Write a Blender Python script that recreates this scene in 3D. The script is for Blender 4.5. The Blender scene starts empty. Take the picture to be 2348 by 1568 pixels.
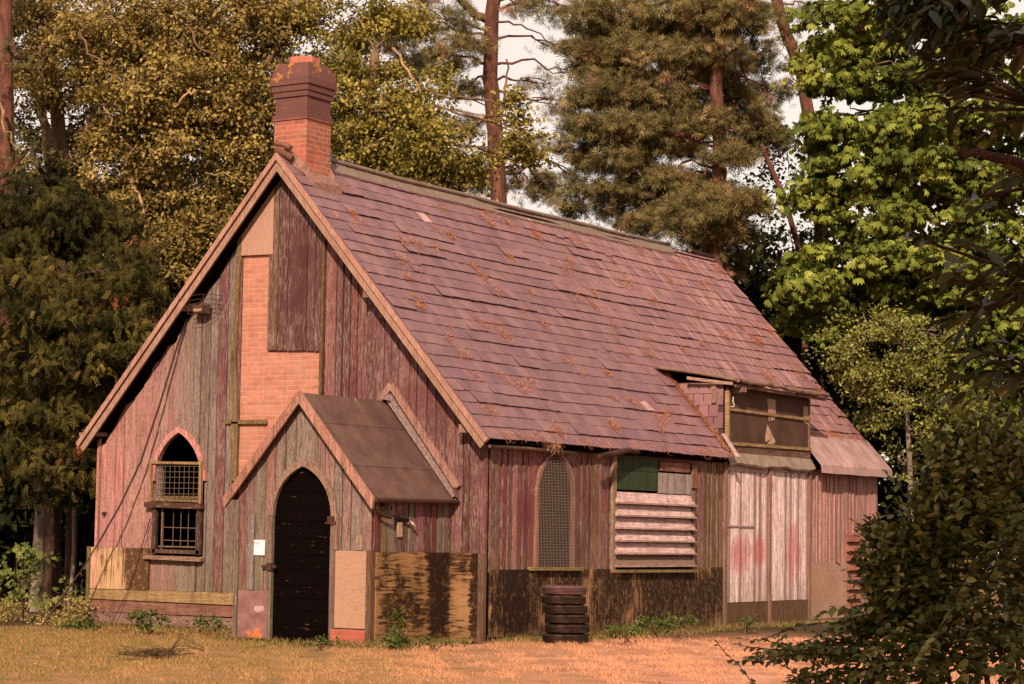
import bpy, math, random
import numpy as np
from mathutils import Vector, Matrix
random.seed(7); rng = np.random.default_rng(11)
S = bpy.context.scene; COL = S.collection
# ------------------------------------------------------------------ camera
CAM = np.array([17.35308, -27.58119, 1.55504])
CR = np.array([0.8519284, 0.5234658, 0.01419744]); CU = np.array([0.03170089, -0.07861685, 0.99640074]); CF = np.array([-0.52269787, 0.84841202, 0.08357026])
FPX = 5239.65
cd = bpy.data.cameras.new('camera'); co = bpy.data.objects.new('camera', cd); COL.objects.link(co); S.camera = co
cd.sensor_width = 36; cd.lens = 36*FPX/2347.4; cd.clip_start = .1; cd.clip_end = 600
co.matrix_world = Matrix(((CR[0], CU[0], -CF[0], CAM[0]), (CR[1], CU[1], -CF[1], CAM[1]), (CR[2], CU[2], -CF[2], CAM[2]), (0, 0, 0, 1)))
def at(px, py, depth):
    "a point seen at (px,py) of a 2347 px wide view, at a distance along the view axis"
    return CAM + depth*(CF + CR*(px-1173.5)/FPX - CU*(py-784)/FPX)
# ------------------------------------------------------------------ light
AZ, EL = math.radians(155), math.radians(31)
sunv = Vector((math.sin(AZ)*math.cos(EL), math.cos(AZ)*math.cos(EL), math.sin(EL)))
sl = bpy.data.lights.new('sun', 'SUN'); sl.energy = 5.0; sl.angle = math.radians(1.2); sl.color = (1, .77, .60)
so = bpy.data.objects.new('sun', sl); so.rotation_euler = sunv.to_track_quat('Z', 'Y').to_euler(); COL.objects.link(so)
w = bpy.data.worlds.new('World'); S.world = w; w.use_nodes = True
nt = w.node_tree; bg = nt.nodes['Background']; bg.inputs[1].default_value = .062
sk = nt.nodes.new('ShaderNodeTexSky'); sk.sky_type = 'NISHITA'; sk.sun_disc = False; sk.sun_elevation = EL; sk.sun_rotation = AZ
mx = nt.nodes.new('ShaderNodeMix'); mx.data_type = 'RGBA'; mx.inputs[0].default_value = .86
nz = nt.nodes.new('ShaderNodeTexNoise'); nz.inputs['Scale'].default_value = 3; nz.inputs['Detail'].default_value = 5
cr = nt.nodes.new('ShaderNodeValToRGB'); cr.color_ramp.elements[0].position = .3; cr.color_ramp.elements[1].position = .75
cr.color_ramp.elements[0].color = (11.3, 9.2, 8.4, 1); cr.color_ramp.elements[1].color = (12.8, 11.0, 9.3, 1)
nt.links.new(nz.outputs[0], cr.inputs[0]); nt.links.new(sk.outputs[0], mx.inputs[6]); nt.links.new(cr.outputs[0], mx.inputs[7]); nt.links.new(mx.outputs[2], bg.inputs[0])
S.view_settings.view_transform = 'Standard'; S.view_settings.look = 'None'; S.view_settings.exposure = .56; S.view_settings.gamma = 1
# ------------------------------------------------------------------ material kit
class NK:
    def __init__(s, name, rough=.85, spec=.05):
        s.m = bpy.data.materials.new(name); s.m.use_nodes = True; s.t = s.m.node_tree
        s.b = s.t.nodes['Principled BSDF']; s.b.inputs['Roughness'].default_value = rough; s.b.inputs['Specular IOR Level'].default_value = spec
        tc = s.n('TexCoord'); s.obj = tc.outputs['Object']
    def n(s, k): return s.t.nodes.new('ShaderNode'+k)
    def put(s, inp, v):
        if isinstance(v, bpy.types.NodeSocket): s.t.links.new(v, inp)
        elif isinstance(v, tuple) and len(v) == 3 and inp.type == 'RGBA': inp.default_value = (*v, 1)
        else: inp.default_value = v
    def math(s, op, a, b=0, c=None, clamp=False):
        q = s.n('Math'); q.operation = op; q.use_clamp = clamp; s.put(q.inputs[0], a); s.put(q.inputs[1], b)
        if c is not None: s.put(q.inputs[2], c)
        return q.outputs[0]
    def mix(s, f, a, b, mode='MIX'):
        q = s.n('Mix'); q.data_type = 'RGBA'; q.blend_type = mode; s.put(q.inputs[0], f); s.put(q.inputs[6], a); s.put(q.inputs[7], b); return q.outputs[2]
    def xyz(s, v=None):
        q = s.n('SeparateXYZ'); s.put(q.inputs[0], v or s.obj); return q.outputs
    def comb(s, x, y, z):
        q = s.n('CombineXYZ'); s.put(q.inputs[0], x); s.put(q.inputs[1], y); s.put(q.inputs[2], z); return q.outputs[0]
    def scale(s, v, k):
        q = s.n('Mapping'); s.put(q.inputs[0], v); q.inputs['Scale'].default_value = k; return q.outputs[0]
    def noise(s, v, sc, det=4, rough=.55, dist=0):
        q = s.n('TexNoise'); s.put(q.inputs['Vector'], v); q.inputs['Scale'].default_value = sc; q.inputs['Detail'].default_value = det
        q.inputs['Roughness'].default_value = rough; q.inputs['Distortion'].default_value = dist; return q.outputs[0]
    def ramp(s, f, a, b, lo=0., hi=1.):
        q = s.n('MapRange'); s.put(q.inputs[0], f); q.inputs[1].default_value = a; q.inputs[2].default_value = b; q.inputs[3].default_value = lo; q.inputs[4].default_value = hi; return q.outputs[0]
    def attr(s, name='col'):
        q = s.n('Attribute'); q.attribute_name = name; return q
    def bump(s, h, st=.3, d=.01):
        q = s.n('Bump'); q.inputs['Strength'].default_value = st; q.inputs['Distance'].default_value = d; s.put(q.inputs['Height'], h)
        s.t.links.new(q.outputs[0], s.b.inputs['Normal'])
    def out(s, c, r=None):
        s.put(s.b.inputs['Base Color'], c)
        if r is not None: s.put(s.b.inputs['Roughness'], r)
        return s.m
def wood(name, peel=(.34, .27, .23), peelamt=.5, dark=(.035, .015, .012), green=.5, grain='v', gz=(1.7, .3), rough=.85):
    "weathered painted board; colour per board in attribute col, random number in alpha"
    k = NK(name, rough); a = k.attr(); c = a.outputs['Color']; r = a.outputs['Alpha']; x, y, z = k.xyz()
    h = k.math('ADD', x, y); off = k.math('MULTIPLY', r, 37.)
    if grain == 'v': g1 = k.comb(k.math('MULTIPLY', h, 60), k.math('MULTIPLY', z, 2.2), off); g2 = k.comb(k.math('MULTIPLY', h, 42), k.math('MULTIPLY', z, 5.5), off)
    else: g1 = k.comb(k.math('MULTIPLY', h, 2.2), k.math('MULTIPLY', z, 60), off); g2 = k.comb(k.math('MULTIPLY', h, 4.5), k.math('MULTIPLY', z, 34), off)
    n1 = k.noise(g1, 1, 4, .6); n2 = k.noise(g2, 1, 6, .68); n3 = k.noise(k.obj, 1.3, 4); n4 = k.noise(g2, 3.3, 5, .75)
    col = k.mix(k.ramp(n1, .32, .62, .62, 0.), c, dark); col = k.mix(k.ramp(k.noise(k.comb(k.math('MULTIPLY', h, 7), k.math('MULTIPLY', z, .9), off), 1, 4, .6), .45, .7, 0, .45), col, dark)
    pm = k.math('MULTIPLY', k.ramp(n2, .60-.22*peelamt, .67-.18*peelamt), k.ramp(n3, .32, .56), clamp=True)
    pk = k.mix(k.ramp(n1, .35, .7), peel, tuple(v*.55 for v in peel))
    col = k.mix(k.math('MULTIPLY', pm, .5), col, pk)
    col = k.mix(k.ramp(n4, .52, .60, 0, .75), col, dark)                      # flakes and nail stains
    mz = k.math('MULTIPLY', k.ramp(z, gz[0], gz[1], 0, 1), k.ramp(n2, .35, .62), clamp=True)
    col = k.mix(k.math('MULTIPLY', mz, green), col, (.10, .085, .02))
    nl = k.math('FRACT', k.math('ADD', k.math('MULTIPLY', z, 1.15), .2)); nail = k.math('MULTIPLY', k.ramp(nl, .0, .12, .55, 0), k.ramp(k.noise(k.comb(k.math('MULTIPLY', h, 34), k.math('MULTIPLY', z, 1.5), off), 1, 3, .6), .56, .66), clamp=True); col = k.mix(nail, col, (.09, .03, .015))
    k.bump(k.math('ADD', n1, n2), .5, .006); return k.out(col)
def stained(name, base, grain='v', amt=.5, stain=(.016, .008, .006), moss=(.16, .10, .02), scale=1., lo=.45, bands=()):
    "plywood with swirling grain, run marks and mould"
    k = NK(name, .8); x, y, z = k.xyz(); h = k.math('ADD', x, y)
    d = k.noise(k.obj, 1.6, 2)
    if grain == 'v': v1 = k.comb(k.math('MULTIPLY', h, 9*scale), k.math('MULTIPLY', z, 1.3), 0.); vs = k.comb(k.math('MULTIPLY', h, 30*scale), k.math('MULTIPLY', z, 1.5), 4.)
    else: v1 = k.comb(k.math('MULTIPLY', h, 2.2), k.math('MULTIPLY', z, 12*scale), 0.); vs = k.comb(k.math('MULTIPLY', h, 2.5), k.math('MULTIPLY', z, 24*scale), 4.)
    g = k.noise(v1, 1, 4, .55, 1.2); wv = k.math('SINE', k.math('MULTIPLY', g, 46)); s2 = k.noise(vs, 1, 5, .7, .6); big = k.noise(k.comb(k.math('MULTIPLY', h, 1.6), k.math('MULTIPLY', z, 1.1), 9.), 1, 5, .6)
    col = k.mix(k.ramp(wv, .1, 1, 0, .4), base, tuple(v*.42 for v in base))
    col = k.mix(k.ramp(big, .35, .6, 0, .5), col, moss)
    st = k.ramp(k.math('ADD', k.math('MULTIPLY', s2, .55), k.math('MULTIPLY', big, .6)), lo+.17*(1-amt), lo+.09+.17*(1-amt)); bs = 0.
    for (bc, bw, ba) in bands: bs = k.math('MAXIMUM', bs, k.ramp(k.math('ABSOLUTE', k.math('SUBTRACT', k.math('ADD', k.math('ADD', h, k.math('MULTIPLY', k.math('SUBTRACT', s2, .5), bw*2.2)), k.math('MULTIPLY', k.math('SUBTRACT', g, .5), bw*1.6)), bc)), bw*1.2, bw*.75, 0, ba))
    st = k.math('MAXIMUM', k.math('MULTIPLY', st, .8), bs); st = k.math('MULTIPLY', st, k.ramp(k.math('ADD', z, k.math('MULTIPLY', s2, .5)), .2, .5, .55, 1.))
    st = k.math('MULTIPLY', st, k.ramp(wv, -1, 1, 1., .8)); st = k.math('MULTIPLY', st, k.ramp(k.noise(k.obj, 11, 5, .8), .36, .5, .55, 1.)); st = k.ramp(st, .05, .72, 0, 1); col = k.mix(k.math('MULTIPLY', st, .98), col, stain)
    k.bump(k.math('ADD', g, s2), .3, .005); return k.out(col)
def bricks(name, base, alt, mort, lich=None, w_=.225, h_=.075, dark=None, darkz=None):
    k = NK(name, .92, .05); x, y, z = k.xyz(); h = k.math('ADD', x, y)
    wob = k.noise(k.obj, 9, 2); vec = k.comb(k.math('ADD', h, k.math('MULTIPLY', wob, .02)), k.math('ADD', z, k.math('MULTIPLY', k.noise(k.obj, 5, 2), .016)), 0.)
    q = k.n('TexBrick'); k.put(q.inputs['Vector'], vec); q.inputs['Scale'].default_value = 1; q.inputs['Mortar Size'].default_value = .0085; q.inputs['Mortar Smooth'].default_value = .3
    q.inputs['Brick Width'].default_value = w_; q.inputs['Row Height'].default_value = h_; q.inputs['Bias'].default_value = -.1
    k.put(q.inputs['Color1'], base); k.put(q.inputs['Color2'], alt); k.put(q.inputs['Mortar'], mort)
    n = k.noise(k.obj, 6, 6, .7); n2 = k.noise(k.obj, 40, 4, .6)
    col = k.mix(k.ramp(n, .35, .7, 0, .55), q.outputs[0], tuple(v*.55 for v in base)); col = k.mix(k.ramp(n2, .4, .75, 0, .35), col, mort); n9 = k.noise(k.obj, 2.2, 5, .7); col = k.mix(k.ramp(n9, .5, .72, 0, .55), col, tuple(v*.8 for v in mort)); col = k.mix(k.ramp(n9, .45, .28, 0, .5), col, tuple(v*.4 for v in base))
    if dark: col = k.mix(k.ramp(z, darkz-.02, darkz+.02, 0, .85), col, k.mix(n2, dark, tuple(v*1.7 for v in dark)))
    if lich:
        ln = k.noise(k.obj, 5.2, 5, .7)
        col = k.mix(k.ramp(k.math('ADD', ln, k.ramp(z, 7.9, 8.7, -.1, .02)), .575, .615, 0, .85), col, lich)
    k.bump(k.math('SUBTRACT', k.math('MULTIPLY', n2, .4), q.outputs['Fac']), .6, .012); return k.out(col)
def plain(name, col, rough=.8, var=.35, sc=8, metallic=0, spec=.08):
    k = NK(name, rough, spec); n = k.noise(k.obj, sc, 6, .65); k.b.inputs['Metallic'].default_value = metallic
    c = k.mix(k.ramp(n, .3, .7), tuple(v*(1-var) for v in col), tuple(min(1, v*(1+var)) for v in col)); k.bump(n, .25, .004); return k.out(c)
def leafmat(name, transl=.35, rough=.5, spec=.3):
    k = NK(name, rough, spec); a = k.attr(); c = a.outputs['Color']; k.put(k.b.inputs['Base Color'], c)
    tr = k.n('BsdfTranslucent'); k.put(tr.inputs[0], k.mix(1., c, (1., .95, .35), 'MULTIPLY')); ms = k.n('MixShader'); ms.inputs[0].default_value = transl
    k.t.links.new(k.b.outputs[0], ms.inputs[1]); k.t.links.new(tr.outputs[0], ms.inputs[2]); k.t.links.new(ms.outputs[0], k.t.nodes['Material Output'].inputs[0]); return k.m
def bark(name, c1, c2, sc=7):
    k = NK(name, .95, .1); x, y, z = k.xyz(); v = k.scale(k.obj, (1, 1, .22)); n = k.noise(v, sc, 6, .7); n2 = k.noise(k.obj, 1.4, 3)
    c = k.mix(k.ramp(n, .38, .62), c1, c2); c = k.mix(k.ramp(n2, .4, .7, 0, .5), c, tuple(u*.4 for u in c1)); k.bump(n, .9, .03); return k.out(c)
# ------------------------------------------------------------------ mesh kit
class MB:
    def __init__(s): s.v = []; s.f = []; s.c = []; s.sm = []; s.starts = []
    def add(s, vs, fs, col=(.5, .5, .5, .5), smooth=False):
        o = len(s.v); s.starts.append((o, len(s.f))); s.v += [tuple(map(float, v)) for v in vs]; s.f += [tuple(i+o for i in f) for f in fs]
        c = tuple(col) if len(col) == 4 else (*col, random.random())
        s.c += [c]*len(fs); s.sm += [smooth]*len(fs); return s
    def box(s, x0, x1, y0, y1, z0, z1, col=(.5, .5, .5)):
        return s.hexa([(x0, y0, z0), (x1, y0, z0), (x1, y1, z0), (x0, y1, z0), (x0, y0, z1), (x1, y0, z1), (x1, y1, z1), (x0, y1, z1)], col)
    def hexa(s, P, col=(.5, .5, .5)):
        return s.add(P, [(0, 3, 2, 1), (4, 5, 6, 7), (0, 1, 5, 4), (1, 2, 6, 5), (2, 3, 7, 6), (3, 0, 4, 7)], col)
    def bar(s, a, b, wdt, hgt, up=(0, 0, 1), col=(.5, .5, .5)):
        "a squared bar from a to b; hgt along up"
        a = Vector(a); b = Vector(b); d = (b-a).normalized(); u = Vector(up); u = (u-d*u.dot(d)).normalized(); r = d.cross(u)
        P = [p+r*i*wdt/2+u*j*hgt/2 for p in (a, b) for i, j in ((-1, -1), (1, -1), (1, 1), (-1, 1))]
        return s.add(P, [(0, 1, 2, 3), (7, 6, 5, 4), (0, 4, 5, 1), (1, 5, 6, 2), (2, 6, 7, 3), (3, 7, 4, 0)], col)
    def prism(s, pts, d, col=(.5, .5, .5)):
        n = len(pts); d = np.array(d); a = [np.array(p, float) for p in pts]; b = [p+d for p in a]
        return s.add(a+b, [tuple(range(n)), tuple(range(2*n-1, n-1, -1))]+[(i, i+n, (i+1) % n+n, (i+1) % n) for i in range(n)], col)
    def tube(s, pts, r, n=8, col=(.5, .5, .5), caps=True):
        pts = [Vector(p) for p in pts]; m = len(pts); rs = r if hasattr(r, '__len__') else [r]*m
        vs = []; ref = Vector((.31, .17, .93))
        for i, p in enumerate(pts):
            d = (pts[min(i+1, m-1)]-pts[max(i-1, 0)]).normalized()
            a = d.cross(ref)
            if a.length < .2: a = d.cross(Vector((1, 0, 0)))
            a.normalize(); b = d.cross(a)
            vs += [p+(a*math.cos(2*math.pi*j/n)+b*math.sin(2*math.pi*j/n))*rs[i] for j in range(n)]
        fs = [(i*n+j, i*n+(j+1) % n, (i+1)*n+(j+1) % n, (i+1)*n+j) for i in range(m-1) for j in range(n)]
        s.add(vs, fs, col, True)
        if caps: o = len(s.v)-m*n; s.f += [tuple(range(o, o+n)), tuple(range(o+(m-1)*n, o+m*n))]; s.c += [s.c[-1]]*2; s.sm += [False]*2
        return s
    def build(s, name, mat, parent=None):
        me = bpy.data.meshes.new(name); off = np.array(parent.get('_o', (0, 0, 0))) if parent else np.zeros(3)
        v = np.array(s.v)-off; me.from_pydata(v.tolist(), [], s.f)
        a = me.attributes.new('col', 'FLOAT_COLOR', 'FACE'); a.data.foreach_set('color', np.array(s.c, dtype=np.float32).ravel())
        me.polygons.foreach_set('use_smooth', s.sm); me.materials.append(mat); me.update()
        o = bpy.data.objects.new(name, me); COL.objects.link(o)
        if parent: o.parent = parent; o['_o'] = [float(t) for t in off]
        return o
def split(mb, name, mat, parent=None):
    "one object for each added piece"
    k = [i for i, t in enumerate(mb.starts)]+[len(mb.starts)]; res = []
    for a in range(len(mb.starts)):
        v0, f0 = mb.starts[a]; v1, f1 = mb.starts[a+1] if a+1 < len(mb.starts) else (len(mb.v), len(mb.f))
        m = MB(); m.v = mb.v[v0:v1]; m.f = [tuple(i-v0 for i in f) for f in mb.f[f0:f1]]; m.c = mb.c[f0:f1]; m.sm = mb.sm[f0:f1]; res.append(m.build(name, mat, parent))
    return res
def fastmesh(name, V, Fq, C, mat, parent=None, nv=4, smooth=False):
    "V (n,3), faces (m,nv), colours (m,4)"
    me = bpy.data.meshes.new(name); off = np.array(parent.get('_o', (0, 0, 0))) if parent else np.zeros(3)
    me.vertices.add(len(V)); me.vertices.foreach_set('co', (V-off).astype(np.float32).ravel())
    me.loops.add(len(Fq)*nv); me.loops.foreach_set('vertex_index', Fq.astype(np.int32).ravel())
    me.polygons.add(len(Fq)); me.polygons.foreach_set('loop_start', np.arange(0, len(Fq)*nv, nv, dtype=np.int32)); me.polygons.foreach_set('loop_total', np.full(len(Fq), nv, dtype=np.int32))
    a = me.attributes.new('col', 'FLOAT_COLOR', 'FACE'); a.data.foreach_set('color', C.astype(np.float32).ravel())
    me.materials.append(mat); me.update(calc_edges=True)
    o = bpy.data.objects.new(name, me); COL.objects.link(o)
    if parent: o.parent = parent; o['_o'] = [float(t) for t in off]
    return o
def tag(o, label=None, cat=None, group=None, kind=None):
    if label: o['label'] = label
    if cat: o['category'] = cat
    if group: o['group'] = group
    if kind: o['kind'] = kind
    return o
def empty(name, loc, label, cat, group=None):
    o = bpy.data.objects.new(name, None); COL.objects.link(o); o.location = [float(t) for t in loc]; o.empty_display_size = .2
    o['_o'] = [float(t) for t in loc]; return tag(o, label, cat, group)
def j(c, a=.12, g=.0):
    k = 1+random.uniform(-a, a); return tuple(max(.004, v*k*(1+random.uniform(-g, g))) for v in c)
def lerp(a, b, t): return tuple(x+(y-x)*t for x, y in zip(a, b))
# ------------------------------------------------------------------ palettes
PINK = (.40, .15, .13); PINKL = (.56, .25, .215); GREY = (.20, .152, .125); MAUVE = (.165, .066, .068); PLUM = (.10, .040, .040); REDB = (.19, .045, .04)
OLIVE = (.17, .115, .05); WHITEP = (.66, .47, .44); TIMB = (.30, .175, .125); YEL = (.34, .22, .10); GRN = (.19, .16, .12)
M_board = wood('weathered_boards', peelamt=.55); M_plank = wood('old_trim_wood', peel=(.4, .28, .2), peelamt=.3, green=.25, grain='v')
M_hplank = wood('horizontal_trim_wood', peel=(.36, .24, .18), peelamt=.3, green=.3, grain='h')
M_white = wood('flaking_white_paint', peel=(.17, .12, .11), peelamt=.5, dark=(.13, .06, .05), green=.6, gz=(.9, .3))
_t = M_white.node_tree; _l = [l for l in _t.links if l.to_socket.name == 'Base Color'][0]; _src = _l.from_socket     # faded red sprayed patches on both leaves
k = NK('tmp'); k.m = M_white; k.t = _t; k.b = _t.nodes['Principled BSDF']; k.obj = k.n('TexCoord').outputs['Object']; x, y, z = k.xyz(); n = k.noise(k.obj, 2.6, 4)
_g = None
for (cy, cz, ry, rz_, a_) in ((8.10, 1.25, .42, .33, .55), (8.85, 1.30, .28, .25, .6), (10.3, 1.30, .35, .55, .5)):
    d_ = k.math('ADD', k.math('POWER', k.math('DIVIDE', k.math('SUBTRACT', y, cy), ry), 2.), k.math('POWER', k.math('DIVIDE', k.math('SUBTRACT', z, cz), rz_), 2.)); v_ = k.ramp(k.math('SUBTRACT', d_, n), -.2, .9, a_, 0); _g = v_ if _g is None else k.math('MAXIMUM', _g, v_)
k.put(k.b.inputs['Base Color'], k.mix(_g, _src, (.33, .055, .05)))
M_black = plain('black_gap', (.006, .004, .004), .95, .3, spec=0.); M_glass = plain('unlit_room_glass', (.005, .0035, .003), .5, .4, 5, spec=.02)  # near-black stands in for shade in gaps and soffits, and for unlit rooms
M_blackdoor = None
M_iron = plain('rusted_iron', (.06, .03, .022), .7, .4, 30, .3); M_wire = plain('pale_wire', (.20, .145, .115), .6, .25, 20)
M_wiredark = plain('dull_wire', (.12, .085, .055), .7, .3, 20)
M_felt = plain('roofing_felt', (.105, .062, .052), .85, .22, 14); M_lead = plain('grey_lead', (.20, .145, .115), .6, .3, 6)
M_brick = bricks('soft_orange_brick', (.42, .165, .11), (.31, .105, .07), (.42, .25, .18))
M_stack = bricks('chimney_brick', (.40, .105, .06), (.17, .06, .045), (.36, .22, .16), lich=(.36, .16, .025), dark=(.060, .030, .030), darkz=7.81)
# ------------------------------------------------------------------ the building
W, HE, ZR, EO, RG, L, G2 = 7.2946, 2.9, 7.2461, .186, .3094, 14.25, .10
XR = -W/2; SL = (ZR-HE)/(EO-XR)               # ridge x and slope of the roof
def roofz(x, under=0.): return HE+(EO-x)*SL-under if x > XR else HE+(EO+W+x)*SL-under
B = empty('timber_chapel', (-3.6, 0, 0), 'derelict timber clad chapel with faded pink boards, slate roof and brick chimney', 'building')
def arch(x, xc, hw, zs, za):
    d = abs(x-xc)
    if d >= hw: return None
    h = za-zs; R = (hw*hw+h*h)/(2*hw); return zs+math.sqrt(max(0, R*R-(d+R-hw)**2))
def cladding(mb, u0, u1, P, zlo, zhi, holes, colf, width=.175, rnd=.25, lap=.018, sub=4, stagger=0):
    """vertical boards from u0 to u1; P(u, depth, z) -> point; holes: functions u -> (z0,z1) or None"""
    u = u0
    while u < u1-.01:
        wd = min(width*random.uniform(1-rnd, 1+rnd), u1-u)
        if u1-u-wd < width*.4: wd = u1-u
        a, b = u, u+wd-random.uniform(.010, .021); u += wd
        d0 = random.uniform(.014, .022)+lap; d1 = random.uniform(.012, .018)
        if random.random() < .3: d0, d1 = d1+.006, d0
        segs = {}
        es = [a+(b-a)*i/sub for i in range(sub+1)]; hasz = False
        zl = zlo((a+b)/2)+random.uniform(0, stagger)
        cuts = [[] for _ in range(sub)]
        for i in range(sub):
            m = (es[i]+es[i+1])/2; hs = sorted([h for h in (fn(m) for fn in holes) if h])
            z = zl
            for h0, h1 in hs:
                if h0 > z: cuts[i].append((z, h0, h0))
                z = max(z, h1)
            cuts[i].append((z, None, None))
        top = (zhi(a), zhi(b)); tone = colf((a+b)/2, zl); rnd_ = random.random()
        simple = all(len(c) == 1 and c[0][0] == cuts[0][0][0] for c in cuts)
        if simple:
            strips = [(a, b, cuts[0][0][0], None, 0, sub)]
        else:
            strips = [(es[i], es[i+1], q[0], q[1], i, i+1) for i in range(sub) for q in cuts[i]]
        for (ua, ub, z0, z1, i0, i1) in strips:
            ta, tb = (zhi(ua), zhi(ub)) if z1 is None else (z1, z1)
            if max(ta, tb) <= z0+.005: continue
            da = d0+(d1-d0)*i0/sub; db = d0+(d1-d0)*i1/sub
            # break long boards into stacked panels so paint tone can drift with height
            nz_ = max(1, int((max(ta, tb)-z0)/.9)) if simple else max(1, int((max(ta, tb)-z0)/1.2))
            for q in range(nz_):
                za0 = z0+(ta-z0)*q/nz_; zb0 = z0+(tb-z0)*q/nz_; za1 = z0+(ta-z0)*(q+1)/nz_; zb1 = z0+(tb-z0)*(q+1)/nz_
                V = [P(ua, da, za0), P(ub, db, zb0), P(ub, 0, zb0), P(ua, 0, za0), P(ua, da, za1), P(ub, db, zb1), P(ub, 0, zb1), P(ua, 0, za1)]
                F = [(0, 1, 5, 4), (1, 2, 6, 5), (3, 0, 4, 7)]
                if q == 0: F.append((0, 3, 2, 1))
                if q == nz_-1: F.append((4, 5, 6, 7))
                mb.add(V, F, (*tone, rnd_))
PG = lambda u, d, z: (u, -d, z)          # gable plane y=0, outward -y
PS = lambda u, d, z: (d, u, z)           # side plane x=0, outward +x
# --- gable: backing, boards
g = MB()
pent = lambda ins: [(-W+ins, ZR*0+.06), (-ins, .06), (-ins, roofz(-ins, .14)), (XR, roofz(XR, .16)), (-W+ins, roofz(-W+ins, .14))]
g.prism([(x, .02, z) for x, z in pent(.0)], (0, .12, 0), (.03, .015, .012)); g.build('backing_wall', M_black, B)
def gcol(x, z):
    r = random.random()
    if x < -5.0:
        base = lerp(PINKL, GREY, min(1, max(0, (x+7.2)/2.0))); base = lerp(base, random.choice([GREY, MAUVE, GRN, PINK]), random.uniform(.1, .45))
    elif x < -4.4: base = random.choice([GREY, OLIVE, MAUVE])
    else: base = lerp(random.choice([MAUVE, MAUVE, PLUM, lerp(MAUVE, PINK, .5), REDB]), (.15, .062, .058), .4)
    return j(base, .12, .03)
winL = lambda u: (1.14, arch(u, -5.645, .50, 2.30, 3.07)) if arch(u, -5.645, .50, 2.30, 3.07) else None
brickhole = lambda u: (0, 5.76 if u < -3.93 else 4.26) if -4.49 < u < -2.98 else None
porchhole = lambda u: (0, min(3.3, 3.35-abs(u+1.78)*1.16)) if -2.9 < u < -.62 else None
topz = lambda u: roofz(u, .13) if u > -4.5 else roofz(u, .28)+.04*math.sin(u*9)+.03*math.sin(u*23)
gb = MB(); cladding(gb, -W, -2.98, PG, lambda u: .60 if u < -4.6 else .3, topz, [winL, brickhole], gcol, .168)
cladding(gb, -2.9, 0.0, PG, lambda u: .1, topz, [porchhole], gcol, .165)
# old wide boards above the brick
for (a, b, z0) in ((-3.975, -3.80, 4.28), (-3.79, -3.61, 4.27), (-3.60, -3.44, 4.26), (-3.435, -3.25, 4.26), (-3.24, -3.10, 4.25), (-3.09, -2.99, 4.24)):
    t1, t2 = topz(a), topz(b); c = j(random.choice([MAUVE, PLUM, lerp(MAUVE, OLIVE, .5)]), .15); d = random.uniform(.05, .062); zt = min(t1, t2)
    gb.add([(a, -d, z0), (b, -d-.006, z0), (b, -.02, z0), (a, -.02, z0), (a, -d, t1), (b, -d-.006, t2), (b, -.02, t2), (a, -.02, t1)], [(0, 1, 5, 4), (1, 2, 6, 5), (3, 0, 4, 7), (0, 3, 2, 1)], c)
gb.build('gable_cladding', M_board, B)
st = MB()                                                    # vertical cover strips each side of the breast
st.hexa([(-4.60, -.075, 2.3), (-4.50, -.075, 2.3), (-4.50, -.02, 2.3), (-4.60, -.02, 2.3), (-4.62, -.075, 3.2), (-4.49, -.075, 3.2), (-4.49, -.02, 3.2), (-4.62, -.02, 3.2)], j(OLIVE))
st.hexa([(-4.60, -.077, 3.2), (-4.50, -.077, 3.2), (-4.50, -.02, 3.2), (-4.60, -.02, 3.2), (-4.66, -.077, 4.3), (-4.555, -.077, 4.3), (-4.555, -.02, 4.3), (-4.66, -.02, 4.3)], j(OLIVE))
st.hexa([(-4.66, -.075, 4.3), (-4.555, -.075, 4.3), (-4.555, -.02, 4.3), (-4.66, -.02, 4.3), (-4.58, -.075, 6.05), (-4.5, -.075, 6.15), (-4.5, -.02, 6.15), (-4.58, -.02, 6.05)], j(OLIVE))
st.build('cover_strip', M_plank, B); st = MB(); st.hexa([(-2.975, -.08, 3.6), (-2.925, -.08, 3.6), (-2.925, -.02, 3.6), (-2.975, -.02, 3.6), (-2.96, -.08, 6.1), (-2.91, -.08, 6.05), (-2.91, -.02, 6.05), (-2.96, -.02, 6.1)], j(lerp(OLIVE, PLUM, .5)))
st.bar((-4.75, -.06, 3.20), (-3.95, -.06, 3.19), .03, .06, col=j(OLIVE)); st.bar((-7.27, -.065, .6), (-7.27, -.065, 3.0), .05, .05, (0, 1, 0), j(PINKL)); st.bar((-.03, -.045, .1), (-.03, -.045, 2.85), .07, .05, (0, 1, 0), j(MAUVE))
split(st, 'cover_strip', M_plank, B)
bk = MB()
bk.prism([(x, -.012, z) for x, z in ((-4.50, .1), (-2.97, .1), (-2.97, 4.3), (-3.9, 4.3), (-3.9, 5.80), (-4.50, 5.80))], (0, .03, 0)); bk.build('brick_breast', M_brick, B)
pl = MB(); pl.prism([(x, -.066, z) for x, z in ((-4.532, 5.755), (-3.90, 5.745), (-3.905, 6.90), (-4.531, 6.20))], (0, .014, 0)); M_plyup = stained('bleached_plywood', (.36, .20, .145), 'v', .05, lo=.75, moss=(.30, .19, .14)); tag(pl.build('plywood_sheet', M_plyup, B), 'bleached plywood sheet high under the gable')
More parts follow.
